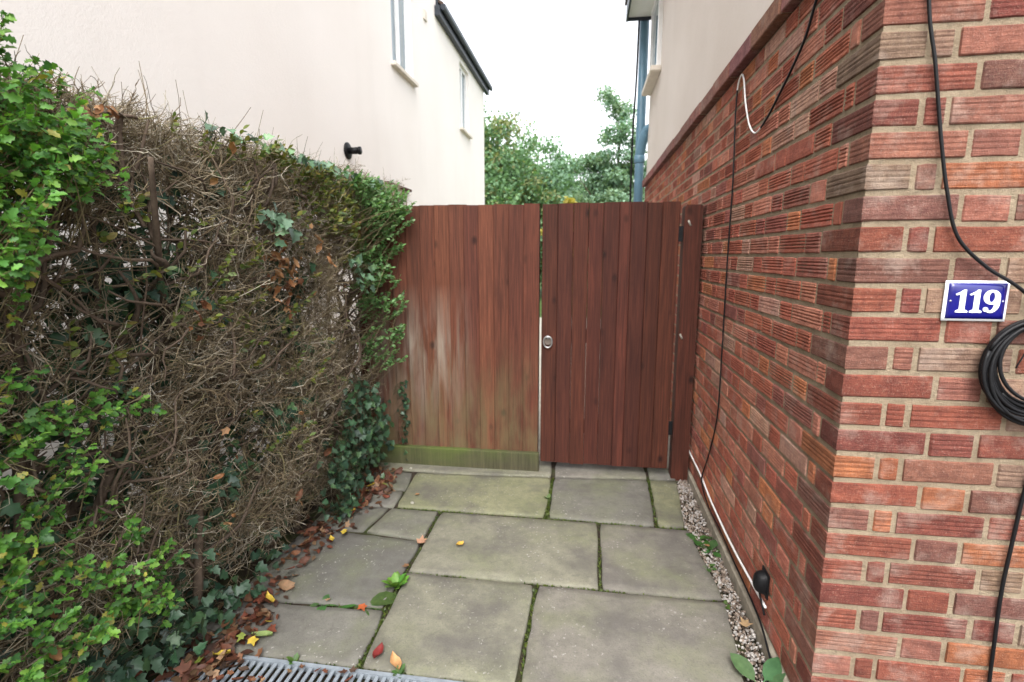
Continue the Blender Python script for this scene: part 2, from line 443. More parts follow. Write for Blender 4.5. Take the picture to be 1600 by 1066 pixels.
M['twig'] = t.done(t.mix(t.ramp(n, [(0.35, 0.0), (0.7, 1.0)]), t.mix(1.0, c, (0.65, 0.62, 0.6), 'MULTIPLY'), c), 0.85, t.bump(n, 0.3, 0.001), 0.25)
M['bark'] = plain('bark', (0.085, 0.062, 0.045), 0.9, 0.2, var=0.4, scale=30)

# ------------------------------------------------------------------ ground
g = MB().box(-400, 400, -100, 900, -0.30, -0.028)
go = g.build('ground', M['soil']); go['kind'] = 'structure'
lawn = MB().box(-30, 30, 3.45, 60, -0.026, -0.012).build('garden_ground', M['garden']); lawn['kind'] = 'structure'
bp = MB().box(-1.35, 0.66, 3.36, 11.5, -0.010, 0.012).build('garden_path', M['concrete']); bp['kind'] = 'structure'

# paving: bed with every slab a piece of its own
bed = MB().box(-1.45, 0.60, 1.455, 3.35, -0.026, -0.014).build('paving', M['soil']); bed['kind'] = 'structure'
tints = [(0.176, 0.172, 0.132), (0.142, 0.138, 0.122), (0.180, 0.182, 0.112), (0.110, 0.108, 0.097), (0.160, 0.150, 0.130)]
def slab(poly, tint, dz=0.0, parent=bed, name='paving_slab'):
    # outline resampled and roughened, a worn arris round the top, face dished a little
    cx = sum(p[0] for p in poly) / len(poly); cy = sum(p[1] for p in poly) / len(poly)
    pts = []
    for i in range(len(poly)):
        a, b = poly[i], poly[(i + 1) % len(poly)]
        L = math.dist(a, b); n = max(2, int(L / 0.06))
        for k in range(n):
            j = random.uniform(-0.011, -0.003) if k == 0 else random.uniform(-0.0045, 0.0025)
            x, y = a[0] + (b[0] - a[0]) * k / n, a[1] + (b[1] - a[1]) * k / n
            nx, ny = (b[1] - a[1]) / L, -(b[0] - a[0]) / L
            if k == 0: nx, ny = (x - cx) / math.hypot(x - cx, y - cy), (y - cy) / math.hypot(x - cx, y - cy)
            pts.append((x + nx * j, y + ny * j))
    n = len(pts); v = []
    for (ins, z) in ((0.0, -0.014), (0.0, -0.006), (0.006, 0.0), (0.05, 0.0015)):
        for (x, y) in pts:
            d = math.hypot(x - cx, y - cy); s = max(0.1, 1 - ins / d)
            v.append((cx + (x - cx) * s, cy + (y - cy) * s, z + dz + (random.uniform(-0.0012, 0.0012) if z >= 0 else 0)))
    f = []
    for r_ in range(3):
        for i in range(n):
            f.append((r_ * n + i, r_ * n + (i + 1) % n, (r_ + 1) * n + (i + 1) % n, (r_ + 1) * n + i))
    f.append(tuple(range(3 * n, 4 * n)))
    me = mesh_data(name, v, f, M['slab'], True)
    return obj(name, me, parent, color=tint)
G = 0.007
def rect(x0, x1, y0, y1): return [(x0 + G, y0 + G), (x1 - G, y0 + G), (x1 - G, y1 - G), (x0 + G, y1 - G)]
slab([(-1.04, 2.575), (-0.20, 2.587), (-0.197, 3.085), (-1.08, 3.035)], tints[2])
slab([(-1.40, 2.80), (-1.058, 2.78), (-1.095, 3.03), (-1.40, 3.05)], tints[3])
slab([(-1.40, 2.575), (-1.055, 2.575), (-1.06, 2.765), (-1.40, 2.78)], tints[1], -0.002)
slab([(-1.38, 3.065), (-0.80, 3.05), (-0.20, 3.10), (-0.21, 3.34), (-1.38, 3.34)], tints[0], 0.004)
slab([(-0.183, 3.105), (0.405, 3.155), (0.405, 3.34), (-0.183, 3.34)], tints[4], 0.002)
slab([(0.42, 3.16), (0.588, 3.17), (0.588, 3.34), (0.42, 3.34)], tints[1])
slab([(-0.180, 2.585), (0.382, 2.572), (0.405, 3.140), (-0.180, 3.09)], tints[1], 0.001)
slab([(0.397, 2.572), (0.530, 2.575), (0.585, 3.15), (0.42, 3.143)], tints[2])
slab([(-0.768, 2.012), (0.078, 2.012), (0.082, 2.560), (-0.772, 2.558)], tints[0])
slab([(0.094, 2.012), (0.590, 2.012), (0.548, 2.558), (0.096, 2.560)], tints[4], -0.001)
slab([(-1.10, 2.300), (-0.786, 2.270), (-0.786, 2.560), (-1.06, 2.560)], tints[1])
slab([(-1.42, 2.305), (-1.115, 2.305), (-1.075, 2.560), (-1.42, 2.560)], tints[3], -0.003)
slab([(-1.42, 1.735), (-0.786, 1.765), (-0.786, 2.255), (-1.42, 2.292)], tints[3], 0.001)
slab([(-1.42, 1.460), (-0.757, 1.460), (-0.770, 1.750), (-1.42, 1.720)], tints[1])
slab([(-0.742, 1.460), (-0.204, 1.460), (-0.196, 1.998), (-0.770, 1.998)], tints[0], 0.001)
slab([(-0.190, 1.460), (0.535, 1.460), (0.592, 1.998), (-0.182, 1.998)], tints[4])
# apron in front of the drain
bed2 = MB().box(-1.45, 0.60, -3.0, 1.295, -0.026, -0.014).build('front_paving', M['soil']); bed2['kind'] = 'structure'
for i in range(6):
    for j in range(3):
        xs = (-1.42, -0.75, -0.05, 0.59)
        slab(rect(xs[j], xs[j + 1], 1.29 - (i + 1) * 0.6, 1.29 - i * 0.6), random.choice(tints), parent=bed2)

# moss in the joints
mv, mf, mc = [], [], []
segs = [((-0.19, 2.58), (-0.19, 3.09), 3), ((0.389, 2.57), (0.412, 3.15), 2), ((-1.04, 2.566), (0.54, 2.566), 2), ((-0.777, 1.75), (-0.777, 2.56), 1), ((0.087, 2.0), (0.09, 2.56), 1), ((-0.78, 2.005), (0.59, 2.005), 1), ((-0.188, 1.46), (-0.188, 2.0), 2), ((-0.75, 1.46), (-0.775, 2.0), 2), ((-1.42, 1.728), (-0.77, 1.757), 1), ((-1.1, 1.455), (0.5, 1.455), 2)]
NP, SZ, AX, NR, CO = [], [], [], [], []
for a, b, w in segs:
    a = np.array(a); b = np.array(b); L = np.linalg.norm(b - a); n = int(L * 260 * w)
    tt = rng.random(n); keep = (np.sin(tt * L * 9 + a[0] * 7) + rng.normal(0, 0.6, n)) > 0.0 - 0.35 * w
    tt = tt[keep]; n = len(tt)
    P = np.zeros((n, 3)); P[:, :2] = a + (b - a) * tt[:, None] + rng.normal(0, 0.0035, (n, 2)); P[:, 2] = -0.013
    NP.append(P); SZ.append(rng.uniform(0.006, 0.014, n) * (1 + 0.15 * w)); AX.append(np.c_[rng.normal(0, 0.6, (n, 2)), np.ones(n)]); NR.append(rng.normal(size=(n, 3)))
    k = rng.random((n, 1)); CO.append(np.array([0.035, 0.065, 0.012]) * (1 - k) + np.array([0.10, 0.13, 0.025]) * k)
NP, SZ, AX, NR, CO = map(np.concatenate, (NP, SZ, AX, NR, CO))
v, f, c = np_leaves(*LEAF_QUAD, NP, leaf_frames(AX, NR), SZ, CO)
mo = obj('moss', np_mesh('moss', v, f, M['leaf'], col=c)); tag(mo, 'short green moss growing in the joints between paving slabs', 'moss', kind='stuff')

# ------------------------------------------------------------------ drain channel
dr = empty('drain_channel', (-0.4, 1.375, -0.02))
tag(dr, 'galvanised slotted drain channel across the paving at the hedge corner', 'drain')
DL = Matrix.Translation((0.4, -1.375, 0.02))
def dpart(mb, name, mat, **k):
    o = mb.build(name, mat, dr, **k); o.location = (0.4, -1.375, 0.02); return o
dpart(MB().box(-1.40, 0.58, 1.300, 1.312, -0.02, 0.004).box(-1.40, 0.58, 1.436, 1.450, -0.02, 0.004), 'rail', M['galv'])
dpart(MB().box(-1.40, 0.58, 1.3125, 1.4355, -0.027, -0.022), 'trough', M['soil'])
bar = mesh_data('grate_bar', *(lambda mb: (mb.v, mb.f))(MB().box(-0.0065, 0.0065, -0.0615, 0.0615, -0.006, 0.0015, 0.0012)), M['galv'])
x = -1.385
while x < 0.57:
    obj('grate_bar', bar, dr, loc=(x + 0.4, 1.374 - 1.375, 0.02)); x += 0.0265

# ------------------------------------------------------------------ gravel strip along the wall
n = 2600
icov = np.array([(1, 0, 0), (-1, 0, 0), (0, 1, 0), (0, -1, 0), (0, 0, 1), (0, 0, -1)], float)
icof = [(0, 2, 4), (2, 1, 4), (1, 3, 4), (3, 0, 4), (2, 0, 5), (1, 2, 5), (3, 1, 5), (0, 3, 5)]
yy = rng.uniform(1.25, 3.30, n); lo = np.interp(yy, [1.25, 1.46, 2.0, 2.01, 2.56, 2.57, 3.15, 3.3], [0.50, 0.535, 0.590, 0.590, 0.55, 0.53, 0.585, 0.59])
P = np.c_[lo + rng.random(n) * (0.655 - lo), yy, rng.uniform(-0.022, -0.004, n)]
k = rng.random((n, 1)); cc = np.where(k < 0.42, np.array([[0.38, 0.355, 0.33]]), np.where(k < 0.8, np.array([[0.25, 0.20, 0.16]]), np.array([[0.11, 0.08, 0.06]]))) * rng.uniform(0.75, 1.15, (n, 1))
fr = leaf_frames(rng.normal(size=(n, 3)), rng.normal(size=(n, 3)))
sc3 = rng.uniform(0.6, 1.2, (n, 1, 3))
vv = (np.einsum('nij,nvj->nvi', fr, icov[None] * sc3) * rng.uniform(0.0045, 0.010, n)[:, None, None] + P[:, None]).reshape(-1, 3)
ff = (np.array(icof)[None] + (np.arange(n) * 6)[:, None, None]).reshape(-1, 3)
gr = obj('gravel', np_mesh('gravel', vv, ff, M['gravel'], True, np.repeat(cc, 6, 0)))
tag(gr, 'pale loose gravel in the strip at the foot of the brick wall', 'gravel', kind='stuff')

# ------------------------------------------------------------------ brick house (right)
WX, WY = 0.670, 1.4175                    # faces of the side wall and the front wall
house = empty('brick_house', (WX, WY, 0))
tag(house, 'house with ribbed red brick below and rough grey render above', 'house')
HO = (-WX, -WY, 0)
def hpart(mb, name, mat, parent=house, **k):
    o = mb.build(name, mat, parent, **k)
    if parent is house: o.location = HO
    return o
hpart(MB().box(WX + 0.0044, 6.0, WY + 0.0044, 6.70, 0.02, 2.222), 'wall', M['mortar'])
hpart(MB().prism([(WX - 0.012, -0.06), (7.0, -0.06), (7.0, 0.046), (WX + 0.004, 0.046), (WX - 0.010, 0.036)], 'y', WY - 0.012, 6.71), 'plinth', M['plinth'])
hpart(MB().box(WX + 0.012, 6.0, WY + 0.012, 6.69, 2.30, 4.184), 'rendered_wall', M['grey_render'])

palette = [((0.370, 0.122, 0.078), 30), ((0.325, 0.100, 0.066), 22), ((0.420, 0.172, 0.118), 20), ((0.290, 0.098, 0.074), 10), ((0.440, 0.168, 0.082), 11), ((0.420, 0.240, 0.180), 7), ((0.250, 0.092, 0.072), 3)]  # side bricks lightened in colour to stand in for light missing on that wall
pal_front = [((0.178, 0.056, 0.037), 26), ((0.148, 0.046, 0.034), 24), ((0.205, 0.088, 0.062), 14), ((0.150, 0.068, 0.053), 14), ((0.250, 0.090, 0.044), 10), ((0.215, 0.140, 0.102), 7), ((0.18, 0.120, 0.086), 7)]  # front bricks weathered greyer, and darkened to even the light between both walls
def pick(pal, header=False):
    w = [q[1] for q in pal]
    if header: w = [q * (1.0 if i < 2 else 1.7) for i, q in enumerate(w)]
    b = random.choices([q[0] for q in pal], w)[0]; s = random.uniform(0.88, 1.14)
    return tuple(ch * s * random.uniform(0.96, 1.04) for ch in b)

BH = 0.0618
def profile(style):
    z0, z1 = -BH / 2, BH / 2
    pr = [(-0.035, z0), (-0.003, z0), (0.0, z0 + 0.003)]
    if style == 'plain':
        pr += [(0.0008, -0.012), (0.0, 0.010)]
    else:
        n = 5 if style == 'rib' else 4
        dep = 0.0036 if style == 'rib' else 0.0011
        pitch = (BH - 0.010) / n
        for i in range(n):
            a = z0 + 0.005 + pitch * i
            if i > 0: pr += [(-dep * random.uniform(0.8, 1.15), a + pitch * 0.02), (0.0003, a + pitch * 0.36)]
            pr += [(0.0 + random.uniform(-0.0006, 0.0004), a + pitch * 0.70)]
            if i < n - 1: pr += [(-dep * random.uniform(0.8, 1.1), a + pitch * 0.90)]
    pr += [(0.0, z1 - 0.003), (-0.003, z1), (-0.035, z1)]
    return pr
def sweep(path, style, mat):
    """path: (x, y, nx, ny) stations; the profile stands out along (nx, ny)"""
    pr = profile(style); n = len(pr); v = []; f = []
    for si, (x, y, nx, ny) in enumerate(path):
        jd = random.uniform(-0.0012, 0.0008); jx = random.uniform(-0.0022, 0.0022) if si in (0, len(path) - 1) else 0
        et, eb = random.uniform(-0.0022, 0.0008), random.uniform(-0.0008, 0.0022)
        for pi_, (d, z) in enumerate(pr):
            w = random.uniform(-0.0005, 0.0005)
            if pi_ < 3: w += eb
            if pi_ >= n - 3: w += et
            v.append((x + nx * (d + jd) + (-ny) * jx, y + ny * (d + jd) + nx * jx, z + w))
    for i in range(len(path) - 1):
        for j in range(n - 1):
            a = i * n + j; f.append((a, a + n, a + n + 1, a + 1))
    f.append(tuple(range(n))); f.append(tuple(range((len(path) - 1) * n, len(path) * n))[::-1])
    me = mesh_data('brick', v, f, mat)
    return me
STY = ['rib', 'rib', 'rib', 'rib4', 'rib4', 'plain']
VAR = {}
def straight(L, style):
    h = (L - SHR) / 2
    # ends are returned a little so that the arris reads
    return sweep([(-h, 0.006, 0, -1), (-h + 0.003, 0, 0, -1), *[(q * L + random.uniform(-0.05, 0.05) * L, 0, 0, -1) for q in ((-0.28, 0.0, 0.28) if L > 0.2 else (0.0,))], (h - 0.003, 0, 0, -1), (h, 0.006, 0, -1)], style, M['brick'])
LEN = {'S': 0.215, 'H': 0.1025, 'C': 0.046}
SHR = 0.0015                              # brick a little short of its place: wide joints
for kd, L in LEN.items():
    VAR[kd] = [(straight(L, s), s) for s in STY]
def quoin(lf, ls, style):
    # from the far end of the front face round the corner to the far end of the side face; outward is -y on the front, -x on the side
    lf -= SHR / 2; ls -= SHR / 2
    return sweep([(lf, 0.006, 0, -1), (lf - 0.003, 0, 0, -1), (0.005, 0, 0, -1), (0, 0, -1, -1), (0, 0.005, -1, 0), (0, ls - 0.003, -1, 0), (0.006, ls, -1, 0)], style, M['brick'])
VAR['QA'] = [(quoin(0.215, 0.1025, s), s) for s in STY]
VAR['QB'] = [(quoin(0.1025, 0.215, s), s) for s in STY]
bricks = []        # (kind, x, y, z, rotz, visible size)
_f = Vector((-math.sin(R(8.346)) * math.cos(R(9.509)), math.cos(R(8.346)) * math.cos(R(9.509)), -math.sin(R(9.509))))
_r = Vector((math.cos(R(8.346)), math.sin(R(8.346)), 0)); _u = _r.cross(_f)
def shown(p, area, nrm):
    d = Vector(p) - Vector((0, 0, CAM_H)); z = d.dot(_f)
    if z < 0.1: return 0
    X, Y = 0.5 * d.dot(_r) / z, 0.5 * d.dot(_u) / z
    if abs(X) > 0.52 or abs(Y) > 0.35: return 0
    if p[1] > 3.22 and p[2] < 1.4 + 0.3 * p[1] / 3.2: return 0
    return area * abs(d.normalized().dot(Vector(nrm))) / z ** 2
NC = 29
for k in range(NC):
    z = 0.05 + 0.075 * k + 0.0375
    A = (k % 2 == 1)                       # stretcher on the front at the quoin
    if abs(z - 1.3625) < 0.01: assert A
    bricks.append(('QA' if A else 'QB', WX, WY, z, 0, shown((WX, WY, z), 0.02, (-0.7, -0.7, 0))))
    # front wall, to the right
    seq = ['H', 'S'] if A else ['C', 'S', 'H']
    pos = (0.215 if A else 0.1025) + 0.010; i = 0
    while pos < 1.3:
        kd = seq[i] if i < len(seq) else ('H' if (i - len(seq)) % 2 == (0 if seq[-1] == 'S' else 1) else 'S')
        L = LEN[kd]; c = WX + pos + L / 2
        bricks.append((kd, c, WY, z, 0, shown((c, WY, z), L * BH, (0, -1, 0)))); pos += L + 0.010; i += 1
    # side wall, away from the corner
    seq = ['C', 'S', 'H'] if A else ['H', 'S']
    pos = (0.1025 if A else 0.215) + 0.010; i = 0
    while pos < 5.26:
        kd = seq[i] if i < len(seq) else ('H' if (i - len(seq)) % 2 == (0 if seq[-1] == 'S' else 1) else 'S')
        L = LEN[kd]; c = WY + pos + L / 2
        if pos + L > 5.28: break
        bricks.append((kd, WX, c, z, -math.pi / 2, shown((WX, c, z), L * BH, (-1, 0, 0)))); pos += L + 0.010; i += 1
bricks.sort(key=lambda b: -b[5])
fv, ff_, fc = [], [], []
for bi, (kd, x, y, z, rz, vis) in enumerate(bricks):
    side = rz != 0 or kd[0] == 'Q'
    vs = VAR[kd]
    if kd[0] == 'Q': me, st = vs[random.choices(range(6), [0.2, 0.2, 0.2, 3, 3, 4])[0]]
    elif side: me, st = vs[random.choices(range(6), [4, 4, 4, 2, 2, 1.2])[0]]
    else: me, st = vs[random.choices(range(6), [0, 0, 0, 2, 2, 7 if kd != 'S' else 4])[0]]
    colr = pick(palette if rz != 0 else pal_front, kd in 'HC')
    jit = Vector((random.uniform(-0.001, 0.001), random.uniform(-0.001, 0.001), random.uniform(-0.0012, 0.0012)))
    loc = Vector((x, y, z)) + jit
    rot = (0, random.uniform(-0.006, 0.006) if rz == 0 else 0, rz + random.uniform(-0.006, 0.006))
    if bi < 300 and vis > 0:
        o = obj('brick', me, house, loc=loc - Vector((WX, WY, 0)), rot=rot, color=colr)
    else:
        mw = Matrix.Translation(loc) @ Euler(rot).to_matrix().to_4x4()
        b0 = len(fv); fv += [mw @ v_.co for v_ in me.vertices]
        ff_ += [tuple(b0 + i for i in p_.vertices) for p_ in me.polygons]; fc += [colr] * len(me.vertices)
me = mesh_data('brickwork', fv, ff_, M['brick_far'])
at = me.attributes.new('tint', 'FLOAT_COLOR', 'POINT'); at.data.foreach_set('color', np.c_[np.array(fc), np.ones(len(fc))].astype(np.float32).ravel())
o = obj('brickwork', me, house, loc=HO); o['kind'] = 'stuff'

# projecting string course of tiles on edge under the render
y = WY - 0.02
while y < 6.68:
    L = min(0.328, 6.70 - y - 0.004)
    if L < 0.05: break
    sh = random.uniform(-0.003, 0.003)
    m = MB().box(WX - 0.034 + sh, WX + 0.05, y + 0.004, y + L - 0.004, 2.226 + random.uniform(-0.002, 0.002), 2.300, 0.004)
    o = hpart(m, 'band_tile', M['brick']); o.color = (*[q * random.uniform(0.85, 1.1) for q in (0.235, 0.105, 0.088)], 1); y += L
hpart(MB().box(WX - 0.026, WX + 0.06, WY + 0.02, 6.70, 2.228, 2.2975), 'band_mortar', M['mortar'])
x = WX + 0.053
while x < 2.2:
    o = hpart(MB().box(x + 0.004, x + 0.324, WY - 0.034, WY + 0.05, 2.226, 2.300, 0.004), 'band_tile', M['brick']); o.color = (0.235, 0.105, 0.088, 1); x += 0.328
# upper window in the side wall
w = hpart(MB().box(WX - 0.002, WX + 0.01, 5.80, 6.42, 3.34, 4.06), 'window', M['glass'])
MBf = MB().box(WX - 0.028, WX + 0.012, 5.74, 5.80, 3.29, 4.11).box(WX - 0.028, WX + 0.012, 6.42, 6.48, 3.29, 4.11).box(WX - 0.027, WX + 0.012, 5.801, 6.419, 3.29, 3.345).box(WX - 0.027, WX + 0.012, 5.801, 6.419, 4.055, 4.11)
MBf.build('frame', M['white_pvc'], w)
MB().box(WX - 0.095, WX + 0.012, 5.68, 6.54, 3.235, 3.287, 0.006).build('sill', M['stone_sill'], w)
# eaves
hpart(MB().box(0.402, 6.4, 0.9, 6.765, 4.185, 4.22), 'soffit', M['white_pvc'])
hpart(MB().box(0.378, 0.401, 0.9, 6.77, 4.140, 4.32), 'fascia', M['dark_fascia'])
hpart(MB().box(0.402, 6.4, 6.766, 6.785, 4.15, 4.32), 'end_board', M['dark_fascia'])
hpart(MB().prism([(0.36, 4.325), (0.36, 4.375), (3.7, 6.2), (7.2, 4.39), (7.2, 4.34), (3.7, 6.14)], 'y', 0.8, 6.80), 'roof', M['roof_tile'])

# soil pipe at the far corner of the brick house
sp = empty('drainpipe', (0.60, 6.86, 0)); tag(sp, 'blue grey soil pipe rising past the corner of the grey rendered wall', 'pipe')
def spart(mb, name, **k):
    o = mb.build(name, M['pipe'], sp, True, **k); o.location = (-0.60, -6.86, 0); return o
PX, PY, PR = 0.605, 6.84, 0.056
spart(MB().tube([(PX, PY, 0.0), (PX, PY, 5.4)], PR, 16), 'pipe')
for z in (1.2, 2.53, 4.3):
    spart(MB().tube([(PX, PY, z), (PX, PY, z + 0.012), (PX, PY, z + 0.09), (PX, PY, z + 0.10)], [PR + 0.001, PR + 0.011, PR + 0.011, PR + 0.001], 16), 'collar')
spart(MB().tube(spline([(PX, PY, 2.62), (PX + 0.03, PY - 0.06, 2.80), (PX + 0.07, PY - 0.10, 2.90), (PX + 0.13, PY - 0.16, 2.92)], 6), 0.058, 14), 'branch')
cb = MB().tube(spline([(0.515, 6.80, 0.0), (0.51, 6.80, 1.5), (0.508, 6.80, 2.8), (0.53, 6.81, 3.6), (0.538, 6.81, 4.7)], 8), 0.014, 6).build('cable', M['black_plastic'], None, True)
tag(cb, 'black cable running up beside the blue grey soil pipe', 'cable')

# ------------------------------------------------------------------ things on the brick house
# enamel number plate
pl = empty('number_plate', (0.945, WY - 0.006, 1.289)); tag(pl, 'blue enamel house number plate reading 119 with white border', 'house number')
PW, PH = 0.139, 0.099
def plate(w, h, y0, y1, mat, name, dome=0.003):
    nx, nz = 10, 8; v = []; f = []
    for j in range(nz + 1):
        for i in range(nx + 1):
            u_, w_ = i / nx * 2 - 1, j / nz * 2 - 1
            v.append((u_ * w / 2, y0 - dome * (1 - u_ ** 4) * (1 - w_ ** 4), w_ * h / 2))
    for j in range(nz):
        for i in range(nx):
            a = j * (nx + 1) + i; f.append((a, a + 1, a + nx + 2, a + nx + 1))
    edge = list(range(nx + 1)) + [(nx + 1) * (j + 1) + nx for j in range(nz)] + [(nx + 1) * nz + i for i in range(nx - 1, -1, -1)] + [(nx + 1) * j for j in range(nz - 1, 0, -1)]
    b0 = len(v)
    for e in edge: v.append((v[e][0], y1, v[e][2]))
    n_ = len(edge)
    for i in range(n_): f.append((edge[(i + 1) % n_], edge[i], b0 + i, b0 + (i + 1) % n_))
    f.append(tuple(range(b0, b0 + n_)))
    return obj(name, mesh_data(name, v, f, mat, True), pl)
plate(PW, PH, -0.002, 0.002, M['enamel_white'], 'border')
plate(PW - 0.011, PH - 0.011, -0.0035, -0.002, M['enamel_blue'], 'field')
def digit(polys, cx, s=0.056):
    mb = MB()
    for gi, grp in enumerate(polys):
        for poly in grp:
            q = [(cx + (px_ - 0.0) * s, (pz_ - 0.5) * s) for px_, pz_ in poly]
            mb.prism(q, 'y', -0.0075 - 0.0002 * gi, -0.0045)
    return mb.build('digit', M['enamel_white'], pl)
one = [[[(-0.11, 0.06), (0.11, 0.06), (0.11, 1.0), (0.02, 1.0), (-0.11, 0.9)]], [[(-0.24, 0.0), (0.24, 0.0), (0.24, 0.06), (0.14, 0.12), (-0.14, 0.12), (-0.24, 0.06)]], [[(-0.30, 0.80), (-0.26, 0.75), (-0.112, 0.80), (-0.112, 0.90)]]]
def arc(cx, cz, ro, ri, rzo, rzi, a0, a1, n=14):
    out = []
    for i in range(n):
        p, q = R(a0 + (a1 - a0) * i / n), R(a0 + (a1 - a0) * (i + 1) / n)
        out.append([(cx + ro * math.cos(p), cz + rzo * math.sin(p)), (cx + ro * math.cos(q), cz + rzo * math.sin(q)), (cx + ri * math.cos(q), cz + rzi * math.sin(q)), (cx + ri * math.cos(p), cz + rzi * math.sin(p))])
    return out
nine = [arc(0, 0.68, 0.33, 0.115, 0.32, 0.22, 0, 360, 22), [[(0.118, 0.44), (0.33, 0.40), (0.33, 0.67), (0.118, 0.67)]], arc(-0.02, 0.42, 0.35, 0.138, 0.42, 0.335, 0, -118, 12), [[(-0.20 + 0.1 * math.cos(a), 0.145 + 0.1 * math.sin(a)) for a in np.linspace(0, 2 * math.pi, 12, endpoint=False)]]]
digit(one, -0.032); digit(one, -0.001)
digit(nine, 0.0315)
for s in (-1, 1):
    MB().tube([(s * 0.0575, -0.0035, 0), (s * 0.0575, -0.0062, 0)], [0.0026, 0.0020], 10).build('screw', M['steel'], pl, True)

def cable(name, pts, r, mat, label, n=8):
    o = MB().tube(spline(pts, n), r, 8).build(name, mat, None, True); return tag(o, label, 'cable')
FY = WY - 0.010
c1 = cable('cable', [(0.735, FY, 2.24), (0.756, FY, 1.98), (0.786, FY, 1.842), (0.806, FY, 1.74), (0.822, FY - 0.002, 1.655), (0.846, FY - 0.003, 1.55), (0.881, FY - 0.004, 1.445), (0.947, FY - 0.008, 1.375), (1.012, FY - 0.012, 1.332), (1.06, FY - 0.010, 1.295), (1.105, FY - 0.006, 1.255)], 0.0042, M['black_plastic'], 'black cable hanging down past the blue number plate to the coil')
c2 = cable('cable', [(1.150, FY - 0.002, 1.00), (1.132, FY, 0.90), (1.120, FY, 0.80), (1.113, FY, 0.66), (1.108, FY, 0.52), (1.112, FY, 0.37), (1.117, FY, 0.236), (1.12, FY - 0.012, 0.05), (1.13, FY - 0.02, -0.005)], 0.0046, M['black_plastic'], 'black cable dropping from the coil down to the ground')
c3 = cable('cable', [(1.075, FY, 1.19), (1.062, FY - 0.01, 1.165), (1.050, FY - 0.008, 1.13), (1.056, FY, 1.125)], 0.0018, M['black_plastic'], 'short loose wire end inside the coiled black cable')
# coil
cm = MB()
for i in range(13):
    a0 = random.uniform(0, 6.28); rx = random.uniform(0.098, 0.124); rz = rx * random.uniform(1.0, 1.07)
    cx, cz = 1.092 + random.uniform(-0.010, 0.012), 1.136 - (rz - 0.105) * 0.75 + random.uniform(-0.007, 0.007)
    yb = FY - 0.003 - 0.0062 * (i % 5)
    pts = [(cx + rx * math.cos(a0 + a), yb + 0.004 * math.sin(2 * a + i), cz + rz * math.sin(a0 + a)) for a in np.linspace(0, 2 * math.pi * 0.995, 44)]
    cm.tube(pts, 0.0046, 7)
co = cm.build('cable_coil', M['black_plastic'], None, True); tag(co, 'coil of black cable hung on the brick wall beside the number plate', 'cable coil')
tag(MB().tube([(1.095, WY + 0.004, 1.247), (1.095, WY - 0.05, 1.250), (1.095, WY - 0.052, 1.262)], 0.003, 8).build('wall_hook', M['steel'], None, True), 'small steel hook in the brick wall carrying the cable coil', 'hook')

# cable on the side wall, with a white sleeve on its loop
SX = WX - 0.008
sc_ = cable('cable', [(SX, 1.74, 2.235), (SX, 1.807, 2.158), (SX, 1.871, 2.076), (SX, 1.97, 2.015), (SX, 2.104, 1.95), (SX, 2.18, 1.918), (SX, 2.25, 1.897)], 0.0042, M['black_plastic'], 'thin dark cable looping along the top of the brick side wall')
ws = MB().tube(spline([(SX, 2.245, 1.8985), (SX, 2.323, 1.892), (SX, 2.411, 1.945), (SX, 2.492, 2.056), (SX, 2.535, 2.15), (SX, 2.575, 2.196), (SX, 2.62, 2.185), (SX, 2.642, 2.15)], 8), 0.0036, 8).build('sleeve', M['white_cable'], sc_, True)
cable('cable', [(SX, 2.642, 2.152), (SX, 2.645, 2.042), (SX, 2.622, 1.85), (SX, 2.609, 1.693), (SX, 2.612, 1.397), (SX, 2.597, 0.9), (SX, 2.600, 0.606), (SX, 2.717, 0.354), (SX - 0.004, 2.81, 0.20), (SX - 0.010, 2.78, 0.155), (SX - 0.012, 2.622, 0.112), (SX, 2.39, 0.090), (SX, 2.162, 0.080), (SX - 0.004, 1.826, 0.075), (SX - 0.012, 1.643, 0.03), (SX - 0.02, 1.48, -0.002)], 0.0036, M['black_plastic'], 'thin black cable dropping down the brick side wall to its foot')
cable('conduit', [(SX, 3.24, 0.178), (SX, 3.10, 0.174), (SX, 2.852, 0.167), (SX, 2.63, 0.142), (SX, 2.40, 0.131), (SX, 2.175, 0.129), (SX, 1.95, 0.14), (SX, 1.773, 0.150)], 0.0048, M['white_cable'], 'white cable clipped low along the foot of the brick side wall')
jb = empty('junction_box', (WX, 1.81, 0.225)); tag(jb, 'small black rubber socket box on the brick wall above the white cable', 'socket box')
v = []; f = []
ns, nr = 14, 6
for j in range(nr + 1):
    a = j / nr * math.pi / 2; 
    for i in range(ns):
        b = 2 * math.pi * i / ns
        cx_, sx_ = math.copysign(abs(math.cos(b)) ** 0.7, math.cos(b)), math.copysign(abs(math.sin(b)) ** 0.7, math.sin(b))
        v.append((-0.002 - 0.042 * math.sin(a), 0.030 * cx_ * max(0.02, math.cos(a)) ** 0.55, 0.042 * sx_ * max(0.02, math.cos(a)) ** 0.55))
for j in range(nr):
    for i in range(ns): f.append((j * ns + i, (j + 1) * ns + i, (j + 1) * ns + (i + 1) % ns, j * ns + (i + 1) % ns))
f.append(tuple(range(nr * ns, (nr + 1) * ns)))
obj('housing', mesh_data('housing', v, f, M['black_plastic'], True), jb)
MB().box(-0.006, -0.0008, -0.036, 0.036, -0.048, 0.048, 0.002).build('back_plate', M['black_plastic'], jb)
MB().tube(spline([(-0.02, 0.004, -0.036), (-0.016, 0.0, -0.06), (-0.012, -0.02, -0.085), (-0.008, -0.03, -0.11)], 6), 0.004, 8).build('flex', M['black_plastic'], jb, True)

